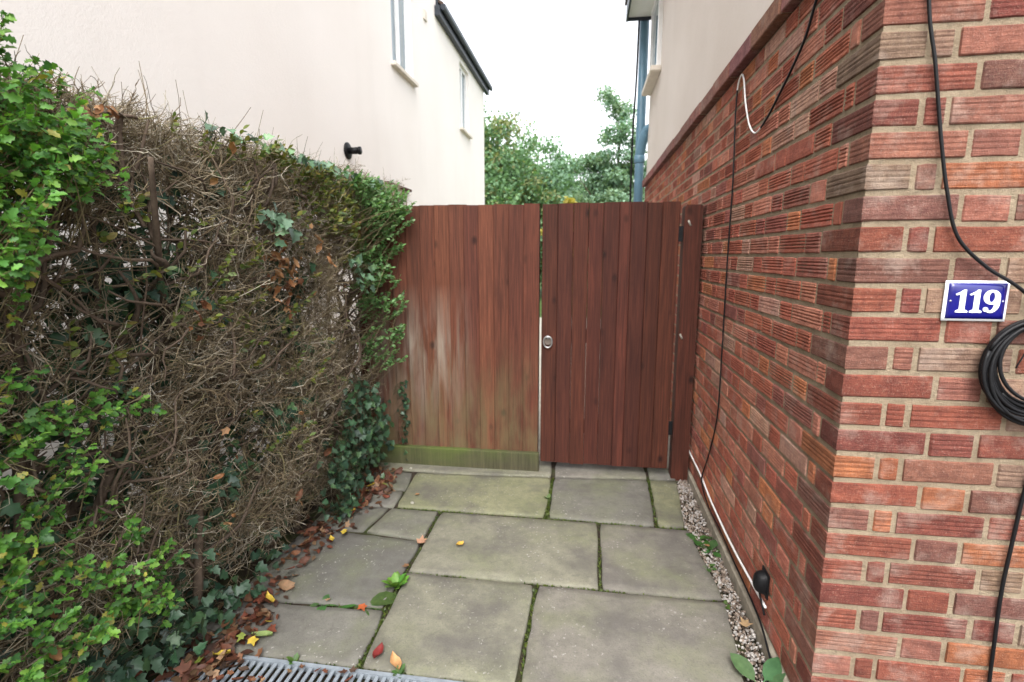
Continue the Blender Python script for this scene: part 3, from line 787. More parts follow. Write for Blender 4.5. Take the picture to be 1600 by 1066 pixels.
# ------------------------------------------------------------------ fence and gate
FYF = 3.20
fe = empty('fence_panel', (-0.84, FYF, 0)); tag(fe, 'close board fence panel stained reddish brown with bleached and mossy foot', 'fence')
def fpart(mb, name, mat, root, **k):
    o = mb.build(name, mat, root, **{a: b for a, b in k.items() if a != 'color'}); o.location = tuple(-q for q in root.location)
    if 'color' in k: o.color = (*k['color'], 1)
    return o
def wtint(lo=0.8, hi=1.2):
    s = random.uniform(lo, hi); return (s, s * random.uniform(0.95, 1.05), s * random.uniform(0.93, 1.07))
bw = 0.0945; x = -0.300; i = 0
while x > -1.40:
    zt = 1.708 + random.uniform(-0.004, 0.004)
    l = x - bw - 0.018
    # feather edge: thick at the left edge, thin at the right, where the next one laps over it
    l = x - bw; r_e = x + 0.016 if i else x
    m = MB().prism([(l, FYF + 0.008), (l, FYF - 0.017), (l + 0.003, FYF - 0.020), (r_e, FYF + 0.001), (r_e, FYF + 0.008)], 'z', 0.118, zt)
    o = m.build('board', M['fence'], fe); o.location = (0.84, -FYF, 0); o.color = (*wtint(0.74, 1.16), 1); x -= bw; i += 1
fpart(MB().box(-1.44, -0.287, 3.150, 3.188, -0.012, 0.128, 0.004), 'gravel_board', M['gravel_board'], fe, color=(1, 1, 1))
fpart(MB().box(-0.40, -0.302, FYF + 0.012, FYF + 0.10, -0.02, 1.68, 0.006), 'post', M['gate'], fe, color=(1, 1, 1))
fpart(MB().box(-1.50, -1.41, FYF - 0.01, FYF + 0.09, -0.02, 1.74, 0.006), 'post', M['gate'], fe, color=(1.1, 1.1, 1.1))
for z in (0.35, 0.95, 1.5):
    fpart(MB().box(-1.408, -0.402, FYF + 0.010, FYF + 0.05, z, z + 0.075, 0.004), 'rail', M['fence'], fe, color=(1, 1, 1))
ga = empty('gate', (0.12, FYF, 0)); tag(ga, 'dark reddish brown boarded gate with a ring handle', 'gate')
edges = [-0.283, -0.187, -0.092, 0.0, 0.088, 0.182, 0.25, 0.345, 0.432, 0.533]
for a, b in zip(edges[:-1], edges[1:]):
    c_ = 0.0035; yj = random.uniform(-0.001, 0.0015)
    poly = [(a + 0.0004, FYF + 0.03 + yj), (a + 0.0004, FYF + c_ + 0.012 + yj), (a + c_, FYF + 0.012 + yj), (b - c_, FYF + 0.012 + yj), (b - 0.0004, FYF + c_ + 0.012 + yj), (b - 0.0004, FYF + 0.03 + yj)]
    m = MB().prism(poly, 'z', 0.050 + random.uniform(-0.003, 0.003), 1.712 + random.uniform(-0.005, 0.003))
    fpart(m, 'board', M['gate'], ga, color=wtint(0.8, 1.2))
for z in (0.25, 0.85, 1.45):
    fpart(MB().box(-0.270, 0.525, FYF + 0.033, FYF + 0.065, z, z + 0.09, 0.004), 'ledge', M['gate'], ga, color=(1, 1, 1))
hd = fpart(MB().tube([(-0.240, FYF + 0.012, 0.866), (-0.240, FYF + 0.006, 0.866), (-0.240, FYF + 0.003, 0.866)], [0.031, 0.031, 0.027], 24), 'ring_handle', M['old_metal'], ga, smooth=False)
ring = [(-0.240 + 0.027 * math.sin(a), FYF - 0.006 - 0.004 * math.cos(a), 0.858 + 0.036 * math.cos(a)) for a in np.linspace(0, 2 * math.pi, 30)]
MB().tube(ring, 0.0048, 8, False).build('ring', M['steel'], hd, True)
MB().tube([(-0.240, FYF + 0.004, 0.888), (-0.240, FYF - 0.014, 0.888)], [0.011, 0.008], 12).build('boss', M['steel'], hd, True)
for z in (0.28, 1.48):
    fpart(MB().box(0.528, 0.552, FYF + 0.004, FYF + 0.0105, z, z + 0.09, 0.001), 'hinge', M['black_plastic'], ga)
gp_ = tag(obj('gate_post', mesh_data('gate_post', *(lambda mb: (mb.v, mb.f))(MB().prism([(0.553, -0.02), (0.655, -0.02), (0.655, 1.676), (0.646, 1.690), (0.562, 1.690), (0.553, 1.676)], 'y', FYF - 0.020, FYF + 0.08)), M['gate']), color=(1.0, 1.0, 1.0)), 'square reddish brown gate post against the brick wall', 'post')
for (x, z) in ((0.575, 1.60), (0.562, 0.93)):
    MB().tube([(x, FYF - 0.0205, z), (x + 0.004, FYF - 0.024, z - 0.012), (x + 0.014, FYF - 0.0205, z - 0.03)], 0.006, 6).build('splinter', M['concrete'], gp_, True)

# ------------------------------------------------------------------ cream house (left)
LX = -2.20
lh = empty('rendered_house', (LX, 5.0, 0)); tag(lh, 'cream rendered two storey house behind the hedge with dark eaves', 'house')
def lpart(mb, name, mat, parent=lh, **k):
    o = mb.build(name, mat, parent, **k)
    if parent is lh: o.location = (-LX, -5.0, 0)
    return o
# side wall with real openings: jambs, lintels and aprons as blocks
wins = [(5.86, 6.55, 3.515, 4.75), (8.95, 9.62, 3.545, 4.60), (5.50, 6.20, 1.15, 2.13)]
def wall_with_openings(y0, y1, z0, z1, wl_, depth=0.12):
    mb = MB(); ys = sorted({y0, y1, *[w_[0] for w_ in wl_], *[w_[1] for w_ in wl_]})
    for a, b in zip(ys[:-1], ys[1:]):
        zs = [z0]
        for w_ in sorted(wl_, key=lambda q: q[2]):
            if w_[0] <= a + 1e-6 and w_[1] >= b - 1e-6: zs += [w_[2], w_[3]]
        zs.append(z1)
        for i in range(0, len(zs), 2): mb.add(*[(lambda m_: (m_.v, m_.f))(MB().box(LX - depth, LX, a, b, zs[i], zs[i + 1]))][0])
    return mb
lpart(wall_with_openings(-3.0, 7.62, -0.05, 6.6, [wins[0], wins[2]]), 'wall', M['cream'])
lpart(wall_with_openings(7.62, 11.0, -0.05, 4.72, [wins[1]]), 'wall', M['cream'])
lpart(MB().box(-8.0, LX - 0.121, 10.88, 11.0, -0.05, 4.72), 'wall', M['cream'])
lpart(MB().box(-8.0, LX - 0.121, 7.50, 7.62, 4.0, 6.6), 'wall', M['cream'])
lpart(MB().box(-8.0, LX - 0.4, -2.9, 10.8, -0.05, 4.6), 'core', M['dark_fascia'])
for (a, b, z0, z1) in wins:
    w = lpart(MB().box(LX - 0.085, LX - 0.075, a + 0.002, b - 0.002, z0 + 0.002, z1 - 0.002), 'window', M['glass'])
    m = MB(); fw = 0.055
    xa, xb = LX - 0.10, LX - 0.045
    m.box(xa, xb, a + 0.001, a + fw, z0 + 0.001, z1 - 0.001).box(xa, xb, b - fw, b - 0.001, z0 + 0.001, z1 - 0.001)
    m.box(xa, xb - 0.001, a + fw, b - fw, z0 + 0.001, z0 + fw).box(xa, xb - 0.001, a + fw, b - fw, z1 - fw, z1 - 0.001)
    m.box(xa, xb - 0.002, (a + b) / 2 - 0.03, (a + b) / 2 + 0.03, z0 + fw, z1 - fw)
    m.build('frame', M['white_pvc'], w)
    if z0 > 3: MB().box(LX - 0.10, LX + 0.055, a - 0.05, b + 0.05, z0 - 0.045, z0 - 0.001, 0.005).build('sill', M['stone_sill'], w)
    else: MB().box(LX + 0.001, LX + 0.05, a - 0.03, b + 0.03, z1 + 0.03, z1 + 0.06, 0.004).build('hood', M['gate'], w)
# eaves of the rear wing
lpart(MB().box(LX + 0.002, LX + 0.075, 7.55, 11.22, 4.70, 4.83), 'fascia', M['dark_fascia'])
lpart(MB().prism([(LX + 0.076, 4.86), (LX + 0.078, 4.81), (LX + 0.095, 4.785), (LX + 0.125, 4.785), (LX + 0.142, 4.81), (LX + 0.144, 4.86)], 'y', 7.60, 11.25), 'gutter', M['dark_fascia'])
lpart(MB().prism([(LX + 0.10, 4.865), (LX + 0.10, 4.905), (-5.5, 6.9), (-5.5, 6.85)], 'y', 7.64, 11.25), 'roof', M['roof_tile'])
lpart(MB().box(LX - 0.05, LX + 0.03, 7.625, 7.68, 4.84, 6.62), 'verge_board', M['dark_fascia'])
lpart(MB().prism([(LX + 0.25, 6.56), (LX + 0.25, 6.62), (-5.5, 8.6), (-5.5, 8.54)], 'y', -3.2, 7.75), 'roof', M['roof_tile'])
lpart(MB().box(LX + 0.0005, LX + 0.02, 7.02, 7.14, 4.44, 4.56, 0.004), 'air_vent', M['stone_sill'])
fl = empty('boiler_flue', (LX, 4.63, 2.34)); tag(fl, 'black boiler flue sticking out of the cream wall', 'flue')
MB().tube([(0.0015, 0, 0), (0.012, 0, 0), (0.022, 0, 0)], [0.074, 0.074, 0.050], 22).build('flange', M['black_plastic'], fl, True)
MB().tube([(0.0225, 0, 0), (0.11, 0, 0)], 0.030, 18).build('pipe', M['black_plastic'], fl, True)
MB().tube([(0.1105, 0, 0), (0.128, 0, 0)], [0.035, 0.035], 18).build('rim', M['black_plastic'], fl, True)
#PLANTS
# ------------------------------------------------------------------ hedge
hedge = empty('hedge', (-1.55, 2.0, 0))
tag(hedge, 'overgrown hedge of bare brown twigs with tufts of green leaves', 'hedge')
HL = (1.55, -2.0, 0)
def hobj(name, me, kind=None):
    o = obj(name, me, hedge, loc=HL)
    if kind: o['kind'] = kind
    return o
def wob(y, z):
    return 0.030 * np.sin(3.1 * y + 1.3 * z) + 0.026 * np.sin(7.3 * y - 4.1 * z + 1.0) + 0.018 * np.sin(13 * y + 11 * z) 
def face_x(y, z):
    """x of the hedge's front face; tucked in at the foot, and bare below knee height"""
    return -1.325 + wob(y, z) - 0.10 * np.clip((0.45 - z) / 0.45, 0, 1) - 0.03 * np.clip((z - 1.6) / 0.3, 0, 1)
def top_z(y): return 1.835 + 0.03 * np.sin(2.3 * y + 0.5) + 0.02 * np.sin(9 * y)
Y0, Y1 = 0.25, 3.66

# stems, each a mesh of its own
stem_paths = []
for i in range(19):
    y = Y0 + 0.08 + i * 0.183 + random.uniform(-0.05, 0.05); x = -1.53 + random.uniform(-0.10, 0.09)
    pts = [Vector((x, y, -0.04))]
    d = Vector((random.uniform(-0.10, 0.12), random.uniform(-0.25, 0.25), 1))
    nseg = 9
    for k in range(nseg):
        d = (d + Vector((random.uniform(-0.16, 0.16), random.uniform(-0.22, 0.22), 0))); d.z = 1.0
        d.x += (-1.53 - pts[-1].x) * 0.8
        pts.append(pts[-1] + d * (1.72 / nseg))
    sp_ = spline(pts, 3); stem_paths.append(sp_)
    rad = [0.017 * random.uniform(0.8, 1.2) * (1 - 0.7 * j / len(sp_)) + 0.002 for j in range(len(sp_))]
    hobj('stem', mesh_data('stem', *(lambda mb: (mb.v, mb.f))(MB().tube(sp_, rad, 7)), M['bark'], True))

def grow(start, d0, length, K, curl, up=0.0):
    """vectorised wandering polylines"""
    N = len(start); P = np.empty((N, K, 3)); P[:, 0] = start; d = unit(d0)
    for k in range(1, K):
        d = unit(d + rng.standard_t(2.5, (N, 3)) * curl * 0.6 + np.array([0, 0, up]))
        P[:, k] = P[:, k - 1] + d * (length / (K - 1))[:, None]
    return P
def taper(r0, r1, K): return r0[:, None] + (r1 - r0)[:, None] * np.linspace(0, 1, K)[None]

# boughs leaving the stems
st = np.array([list(p) for s_ in stem_paths for p in s_[4:]])
nb = 620
b0 = st[rng.integers(0, len(st), nb)]
bd = np.c_[rng.normal(0.45, 0.55, nb), rng.normal(0, 0.9, nb), rng.uniform(0.0, 1.1, nb)]
blen = rng.uniform(0.22, 0.60, nb)
BP = grow(b0, bd, blen, 8, 0.22, 0.04)
fx = face_x(BP[:, :, 1], BP[:, :, 2])
BP[:, :, 0] = np.minimum(BP[:, :, 0], fx - 0.005); BP[:, :, 0] = np.maximum(BP[:, :, 0], -1.80 + rng.uniform(-0.03, 0.03, BP[:, :, 0].shape))
BP[:, :, 2] = np.minimum(BP[:, :, 2], top_z(BP[:, :, 1]) - 0.02)
BP[:, :, 1] = np.clip(BP[:, :, 1], Y0, Y1)
br = rng.uniform(0.0042, 0.0105, nb)
v, f = np_tubes(BP, taper(br, br * 0.4, 8), 5)
cb_ = np.array([0.125, 0.092, 0.068]) * rng.uniform(0.7, 1.25, (nb, 1))
hobj('bough', np_mesh('bough', v, f, M['twig'], True, np.repeat(cb_, 40, 0)), 'stuff')

# medium twigs: a dense crooked thatch on the front face and the top, thinner inside
def twig_starts(n):
    out = []
    while sum(map(len, out)) < n:
        m = n * 2
        y = rng.uniform(Y0, Y1, m); z = rng.uniform(0.06, 1.84, m); dep = rng.exponential(0.085, m)
        x = face_x(y, z) - 0.015 - dep
        keep = (x > -1.82)
        keep &= (rng.random(m) < np.clip(0.25 + z / 0.55, 0.25, 1.0))                       # open and leggy low down
        keep &= (rng.random(m) < np.where((y > 2.75) & (z < 1.40) & (z > 0.50), 0.26, 1.0))   # thin by the fence
        patch = np.sin(5.1 * y + 2.0 * z + 0.6) * np.sin(6.7 * z - 3.1 * y)
        keep &= (rng.random(m) < np.where(patch > 0.22, 0.20, 1.0))
        keep &= (rng.random(m) < np.where((y < 1.5) & (z < 1.35), 0.62, 1.0))               # gappy where the leaves grow
        top = rng.random(m) < 0.14
        z = np.where(top, top_z(y) - rng.exponential(0.04, m), z); x = np.where(top, -1.34 - rng.random(m) * 0.44, x)
        keep |= top
        out.append(np.c_[x, y, z][keep])
    return np.concatenate(out)[:n]
nm = 23000
s0 = twig_starts(nm)
s0 += np.c_[np.full(nm, -0.04), rng.normal(0, 0.01, nm), rng.normal(-0.03, 0.02, nm)]
d0 = np.c_[rng.normal(0.30, 0.45, nm), rng.normal(0.05, 0.85, nm), rng.normal(0.38, 0.55, nm)]
tl = rng.uniform(0.06, 0.19, nm) * np.where(rng.random(nm) < 0.12, 1.5, 1.0)
TP = grow(s0, d0, tl, 6, 0.15, 0.02)
lim = face_x(TP[:, :, 1], TP[:, :, 2]) + rng.uniform(-0.02, 0.045, (nm, 1))
TP[:, :, 0] = np.where(TP[:, :, 0] > lim, lim + (TP[:, :, 0] - lim) * 0.25, TP[:, :, 0])
tz = top_z(TP[:, :, 1]) + rng.exponential(0.022, (nm, 1))
TP[:, :, 2] = np.where(TP[:, :, 2] > tz, tz + (TP[:, :, 2] - tz) * 0.3, np.maximum(TP[:, :, 2], 0.01))
TP[:, :, 1] = np.minimum(TP[:, :, 1], 3.72)
tr_ = rng.uniform(0.0009, 0.0019, nm) * np.where(rng.random(nm) < 0.14, 2.1, 1.0)
v, f = np_tubes(TP, taper(tr_, tr_ * 0.5, 6), 3)
base_c = np.array([[0.255, 0.205, 0.130], [0.340, 0.292, 0.212], [0.165, 0.124, 0.076], [0.460, 0.420, 0.335], [0.235, 0.212, 0.105]])
tc_ = base_c[rng.choice(5, nm, p=[0.36, 0.24, 0.22, 0.10, 0.08])] * rng.uniform(0.75, 1.2, (nm, 1))
hobj('twigs', np_mesh('twigs', v, f, M['twig'], True, np.repeat(tc_, 18, 0)), 'stuff')
# fine spurs along the twigs
ns_ = 60000
ti = rng.integers(0, nm, ns_); tk = rng.integers(1, 6, ns_)
q0 = TP[ti, tk]; dd = unit(TP[ti, tk] - TP[ti, tk - 1]) + rng.normal(0, 0.75, (ns_, 3)) + np.array([0.12, 0, 0.15])
SP = grow(q0, dd, rng.uniform(0.015, 0.060, ns_), 3, 0.25)
sr = rng.uniform(0.0008, 0.0016, ns_)
v, f = np_tubes(SP, taper(sr, sr * 0.6, 3), 3)
hobj('spurs', np_mesh('spurs', v, f, M['twig'], True, np.repeat(tc_[ti] * rng.uniform(0.9, 1.25, (ns_, 1)), 9, 0)), 'stuff')
# dead wands sticking out of the top
nw = 46
w0 = np.c_[-1.34 - rng.random(nw) * 0.25, rng.uniform(1.0, 3.5, nw), np.full(nw, 1.78)]
WP = grow(w0, np.c_[rng.normal(0.1, 0.25, nw), rng.normal(0, 0.3, nw), np.ones(nw)], rng.uniform(0.12, 0.24, nw), 5, 0.07)
v, f = np_tubes(WP, taper(np.full(nw, 0.0016), np.full(nw, 0.0008), 5), 4)
hobj('shoots', np_mesh('shoots', v, f, M['twig'], True, np.repeat(base_c[rng.integers(0, 3, nw)], 20, 0)), 'stuff')

# green tufts: leafy shoots grown out of the hedge.  (y, z, out, spread_y, spread_z, shoots, kind)
tufts = [
    (0.92, 1.80, 0.16, 0.10, 0.07, 22, 'haw'), (1.02, 1.72, 0.18, 0.11, 0.07, 26, 'haw'), (0.95, 1.62, 0.20, 0.10, 0.07, 28, 'haw'), (1.06, 1.62, 0.20, 0.08, 0.06, 24, 'haw'), (1.14, 1.66, 0.14, 0.06, 0.05, 10, 'haw'), (1.10, 1.78, 0.08, 0.10, 0.05, 10, 'haw'),
    (0.96, 1.49, 0.20, 0.08, 0.06, 24, 'haw'), (0.90, 1.37, 0.18, 0.07, 0.06, 18, 'haw'), (1.13, 1.60, 0.09, 0.06, 0.04, 8, 'haw'), (0.75, 1.55, 0.14, 0.12, 0.20, 30, 'haw'),
    (1.00, 1.86, 0.02, 0.16, 0.03, 10, 'haw'), (1.20, 1.84, 0.02, 0.10, 0.02, 4, 'haw'), (0.60, 1.2, 0.12, 0.14, 0.4, 21, 'haw'),
    (1.08, 1.00, 0.10, 0.05, 0.05, 7, 'haw'), (1.18, 0.98, 0.11, 0.05, 0.04, 5, 'haw'), (1.12, 0.91, 0.11, 0.05, 0.04, 6, 'haw'), (1.28, 1.00, 0.07, 0.03, 0.03, 3, 'haw'), (1.02, 0.98, 0.10, 0.04, 0.03, 3, 'haw'),
    (0.90, 0.91, 0.11, 0.05, 0.05, 6, 'haw'), (0.84, 0.80, 0.12, 0.06, 0.07, 7, 'haw'), (1.04, 0.78, 0.08, 0.03, 0.03, 3, 'haw'), (0.93, 0.72, 0.10, 0.05, 0.05, 5, 'haw'),
    (1.26, 0.53, 0.11, 0.04, 0.05, 5, 'haw'), (1.16, 0.50, 0.12, 0.05, 0.05, 6, 'haw'), (1.05, 0.60, 0.10, 0.04, 0.04, 5, 'haw'), (0.88, 0.63, 0.12, 0.06, 0.05, 7, 'haw'),
    (0.95, 0.54, 0.12, 0.06, 0.05, 7, 'haw'), (1.08, 0.43, 0.13, 0.06, 0.05, 7, 'haw'), (1.22, 0.38, 0.12, 0.05, 0.05, 6, 'haw'), (0.86, 0.46, 0.13, 0.07, 0.06, 10, 'haw'), (1.00, 0.34, 0.13, 0.08, 0.06, 10, 'haw'), (0.70, 0.45, 0.12, 0.10, 0.2, 12, 'haw'),
    (3.02, 1.68, 0.22, 0.10, 0.07, 40, 'oval'), (3.10, 1.76, 0.22, 0.10, 0.05, 42, 'oval'), (3.06, 1.58, 0.22, 0.06, 0.07, 34, 'oval'), (3.04, 1.28, 0.22, 0.05, 0.08, 30, 'oval'), (3.06, 1.10, 0.22, 0.05, 0.08, 30, 'oval'), (3.05, 0.92, 0.22, 0.04, 0.08, 28, 'oval'), (3.06, 0.76, 0.22, 0.04, 0.06, 18, 'oval'), (3.00, 1.42, 0.12, 0.05, 0.06, 18, 'oval'),
    (2.40, 1.82, 0.04, 0.30, 0.04, 40, 'yell'), (1.90, 1.83, 0.02, 0.30, 0.03, 22, 'yell'), (2.65, 1.72, 0.05, 0.20, 0.10, 50, 'yell'), (2.85, 1.55, 0.05, 0.16, 0.14, 40, 'yell'), (2.5, 1.60, 0.04, 0.16, 0.10, 24, 'yell'), (2.9, 1.82, 0.08, 0.22, 0.04, 40, 'oval'), (3.10, 1.70, 0.30, 0.06, 0.08, 50, 'oval'), (3.10, 1.46, 0.24, 0.05, 0.08, 34, 'oval'), (3.08, 1.58, 0.28, 0.05, 0.08, 34, 'oval'), (3.06, 1.15, 0.20, 0.05, 0.12, 26, 'oval'), (1.6, 1.4, 0.03, 0.5, 0.3, 36, 'yell'), (2.1, 0.9, 0.02, 0.5, 0.4, 24, 'yell'), (0.95, 1.90, 0.10, 0.07, 0.03, 16, 'haw'), (0.98, 1.96, 0.08, 0.05, 0.02, 6, 'haw'), (3.15, 1.83, 0.2, 0.08, 0.03, 26, 'oval'),
    (1.22, 0.70, 0.08, 0.06, 0.06, 3, 'haw'), (1.36, 0.46, 0.08, 0.05, 0.05, 4, 'haw'), (1.32, 0.30, 0.09, 0.05, 0.04, 4, 'haw'), (1.0, 1.12, 0.08, 0.06, 0.05, 3, 'haw'), (1.14, 1.72, 0.16, 0.06, 0.05, 14, 'haw'),
]
LP, LA, LN, LS, LC, LT = [], [], [], [], [], []
shp, shr, shc = [], [], []
gcol = {'haw': np.array([[0.100, 0.255, 0.042], [0.068, 0.190, 0.040], [0.165, 0.330, 0.055], [0.045, 0.130, 0.040], [0.30, 0.29, 0.06]]),
        'oval': np.array([[0.105, 0.230, 0.075], [0.150, 0.290, 0.105], [0.080, 0.185, 0.065], [0.19, 0.31, 0.14], [0.10, 0.22, 0.08]]),
        'yell': np.array([[0.150, 0.190, 0.040], [0.105, 0.155, 0.045], [0.200, 0.200, 0.045], [0.085, 0.130, 0.045], [0.24, 0.20, 0.07]])}
for (ty, tz_, out, sy, sz, ns0, kd) in tufts:
    for _ in range(ns0):
        y = ty + random.gauss(0, sy * 0.62); z = tz_ + random.gauss(0, sz * 0.62); L = random.uniform(0.07, 0.15) if kd == 'haw' else random.uniform(0.05, 0.12)
        xf = float(face_x(np.array(y), np.array(min(z, 1.8)))) + random.uniform(-0.25, 1.0) * out
        tip = np.array([xf, y, z])
        up = 0.55 if z < 1.75 else 1.0
        d = unit(np.array([random.gauss(0.75, 0.25), random.gauss(0.0, 0.4), random.gauss(up, 0.3)]))
        K = 7
        ln = max(L, (out + 0.1) if xf > -1.30 else L)
        pts = np.array([tip - d * ln * (1 - k / (K - 1)) - np.array([0, 0, 0.10 * ln * ((1 - k / (K - 1)) ** 2)]) for k in range(K)])
        shp.append(pts); shr.append(np.linspace(0.0019, 0.0008, K)); shc.append(np.array([0.16, 0.13, 0.07]))
        nl = random.randint(12, 19) if kd == 'haw' else random.randint(8, 13)
        for j in range(nl):
            tt_ = 1 - (j / nl) * min(1, L / ln); k = min(K - 2, int(tt_ * (K - 1))); fr_ = tt_ * (K - 1) - k
            p_ = pts[k] * (1 - fr_) + pts[k + 1] * fr_
            ang = j * 2.4 + random.uniform(-0.4, 0.4)
            sd = np.array([0.2 + 0.5 * abs(math.cos(ang)), math.sin(ang), math.cos(ang) * 0.6])
            ax = unit(d * random.uniform(0.2, 0.9) + sd * 0.9 + rng.normal(0, 0.2, 3))
            LP.append(p_); LA.append(ax); LN.append(np.array([0.45, -0.25, 0.85]) + rng.normal(0, 0.60, 3))
            s_ = random.uniform(0.014, 0.034) if kd == 'haw' else random.uniform(0.019, 0.034)
            LS.append(s_); cset = gcol[kd]; LC.append(cset[rng.choice(5, p=[0.36, 0.28, 0.18, 0.12, 0.06])] * random.uniform(0.8, 1.2)); LT.append(0 if kd == 'haw' else 1)
v, f = np_tubes(np.array(shp), np.array(shr), 4)
hobj('leafy_shoots', np_mesh('leafy_shoots', v, f, M['twig'], True, np.repeat(np.array(shc), 28, 0)), 'stuff')
LP, LA, LN, LS, LC, LT = map(np.array, (LP, LA, LN, LS, LC, LT))
FR = leaf_frames(LA, LN)
def lookable(P, S):
    d = P - np.array([0, 0, CAM_H]); z = d @ np.array(_f); X = 0.5 * (d @ np.array(_r)) / z; Y = 0.5 * (d @ np.array(_u)) / z
    ok = (z > 0.1) & (np.abs(X) < 0.5) & (np.abs(Y) < 0.333)
    return np.where(ok, S / np.maximum(z, 0.1), 0)
vis = lookable(LP, LS) * (1 + 2.0 * (LP[:, 0] - face_x(LP[:, 1], np.minimum(LP[:, 2], 1.8))))
order = np.argsort(-vis)
single = order[:300]; rest = order[300:]
haw_me = mesh_data('leaf', LEAF_HAW[0], LEAF_HAW[1], M['leaf_o'], True)
oval_me = mesh_data('leaf', LEAF_OVAL[0], LEAF_OVAL[1], M['leaf_o'], True)
for i in single:
    o = obj('leaf', haw_me if LT[i] == 0 else oval_me, hedge, color=tuple(LC[i]))
    o.matrix_local = Matrix.Translation(Vector(LP[i]) + Vector(HL)) @ Matrix(FR[i].tolist()).to_4x4() @ Matrix.Scale(float(LS[i]), 4)
for tp, tm in ((0, LEAF_HAW), (1, LEAF_OVAL)):
    s_ = rest[LT[rest] == tp]
    v, f, c = np_leaves(tm[0], tm[1], LP[s_], FR[s_], LS[s_], LC[s_])
    hobj('leaves', np_mesh('leaves', v, f, M['leaf'], True, c), 'stuff')
# dead brown leaves caught in the twigs
nd = 0
dead_c = [(0.20, 0.085, 0.035), (0.28, 0.14, 0.065), (0.13, 0.055, 0.03), (0.34, 0.19, 0.10)]
def dead_mesh(seed, n=9):
    r_ = random.Random(seed); v = [(0, 0, 0)]; f = []
    lobes = [0.42, 0.62, 0.45, 0.95, 0.55, 1.0, 0.55, 0.95, 0.45, 0.62, 0.42]
    for i, q in enumerate(lobes):
        a = R(-150 + 300 * i / (len(lobes) - 1)); q *= r_.uniform(0.8, 1.15)
        x, y = q * math.cos(a), q * 0.8 * math.sin(a)
        v.append((x, y, 0.28 * (abs(y)) ** 1.5 * r_.uniform(0.3, 1.6) + 0.16 * abs(x) * r_.uniform(-0.4, 1.0)))
    mid = len(v)
    for i in range(1, len(lobes)): f.append((0, i, i + 1))
    f.append((0, len(lobes), 1)); 
    v += [(p[0], p[1], p[2] - 0.02) for p in v[:1]]
    return mesh_data('fallen_leaf', [(a * 0.5, b * 0.5, c_ * 0.5) for a, b, c_ in v[:-1]], f, M['dead_o'], True)
dead_me = [dead_mesh(s_) for s_ in range(5)]
def narrow_mesh(seed):
    r_ = random.Random(seed); tv = []; f = []
    for i in range(6):
        x = i / 5; w = 0.26 * math.sin(math.pi * min(1, 0.08 + x * 0.9)) * (1 if i < 5 else 0.05)
        z = 0.25 * (x - 0.5) ** 2 * r_.uniform(0.5, 1.5)
        tv += [(x - 0.5, -w, z + 0.14 * r_.uniform(0.5, 1.5)), (x - 0.5, 0, z), (x - 0.5, w, z + 0.14 * r_.uniform(0.5, 1.5))]
    for i in range(5):
        a = 3 * i; f += [(a, a + 3, a + 4, a + 1), (a + 1, a + 4, a + 5, a + 2)]
    return mesh_data('fallen_leaf', tv, f, M['dead_o'], True)
narrow_me = [narrow_mesh(s_) for s_ in range(4)]
for (ty, tz_, sy, sz, n_) in ((2.06, 1.30, 0.07, 0.06, 34), (2.08, 1.40, 0.06, 0.03, 16), (2.95, 1.52, 0.08, 0.05, 22), (1.33, 1.80, 0.03, 0.015, 8), (2.15, 1.20, 0.05, 0.04, 10), (1.55, 1.16, 0.03, 0.05, 7), (2.3, 1.45, 0.5, 0.25, 14), (1.6, 0.45, 0.4, 0.25, 16)):
    for _ in range(n_):
        y = random.gauss(ty, sy); z = min(1.80, random.gauss(tz_, sz))
        x = float(face_x(np.array(y), np.array(z))) + random.uniform(-0.02, 0.055)
        o = obj('dead_leaf', random.choice(narrow_me + dead_me[:2]), hedge, loc=(x + 1.55, y - 2.0, z), rot=(random.uniform(0, 6), random.uniform(-1.2, 1.2), random.uniform(0, 6)), color=random.choice(dead_c))
        o.scale = (random.uniform(0.03, 0.062),) * 3; o['label'] = 'dead brown leaf'

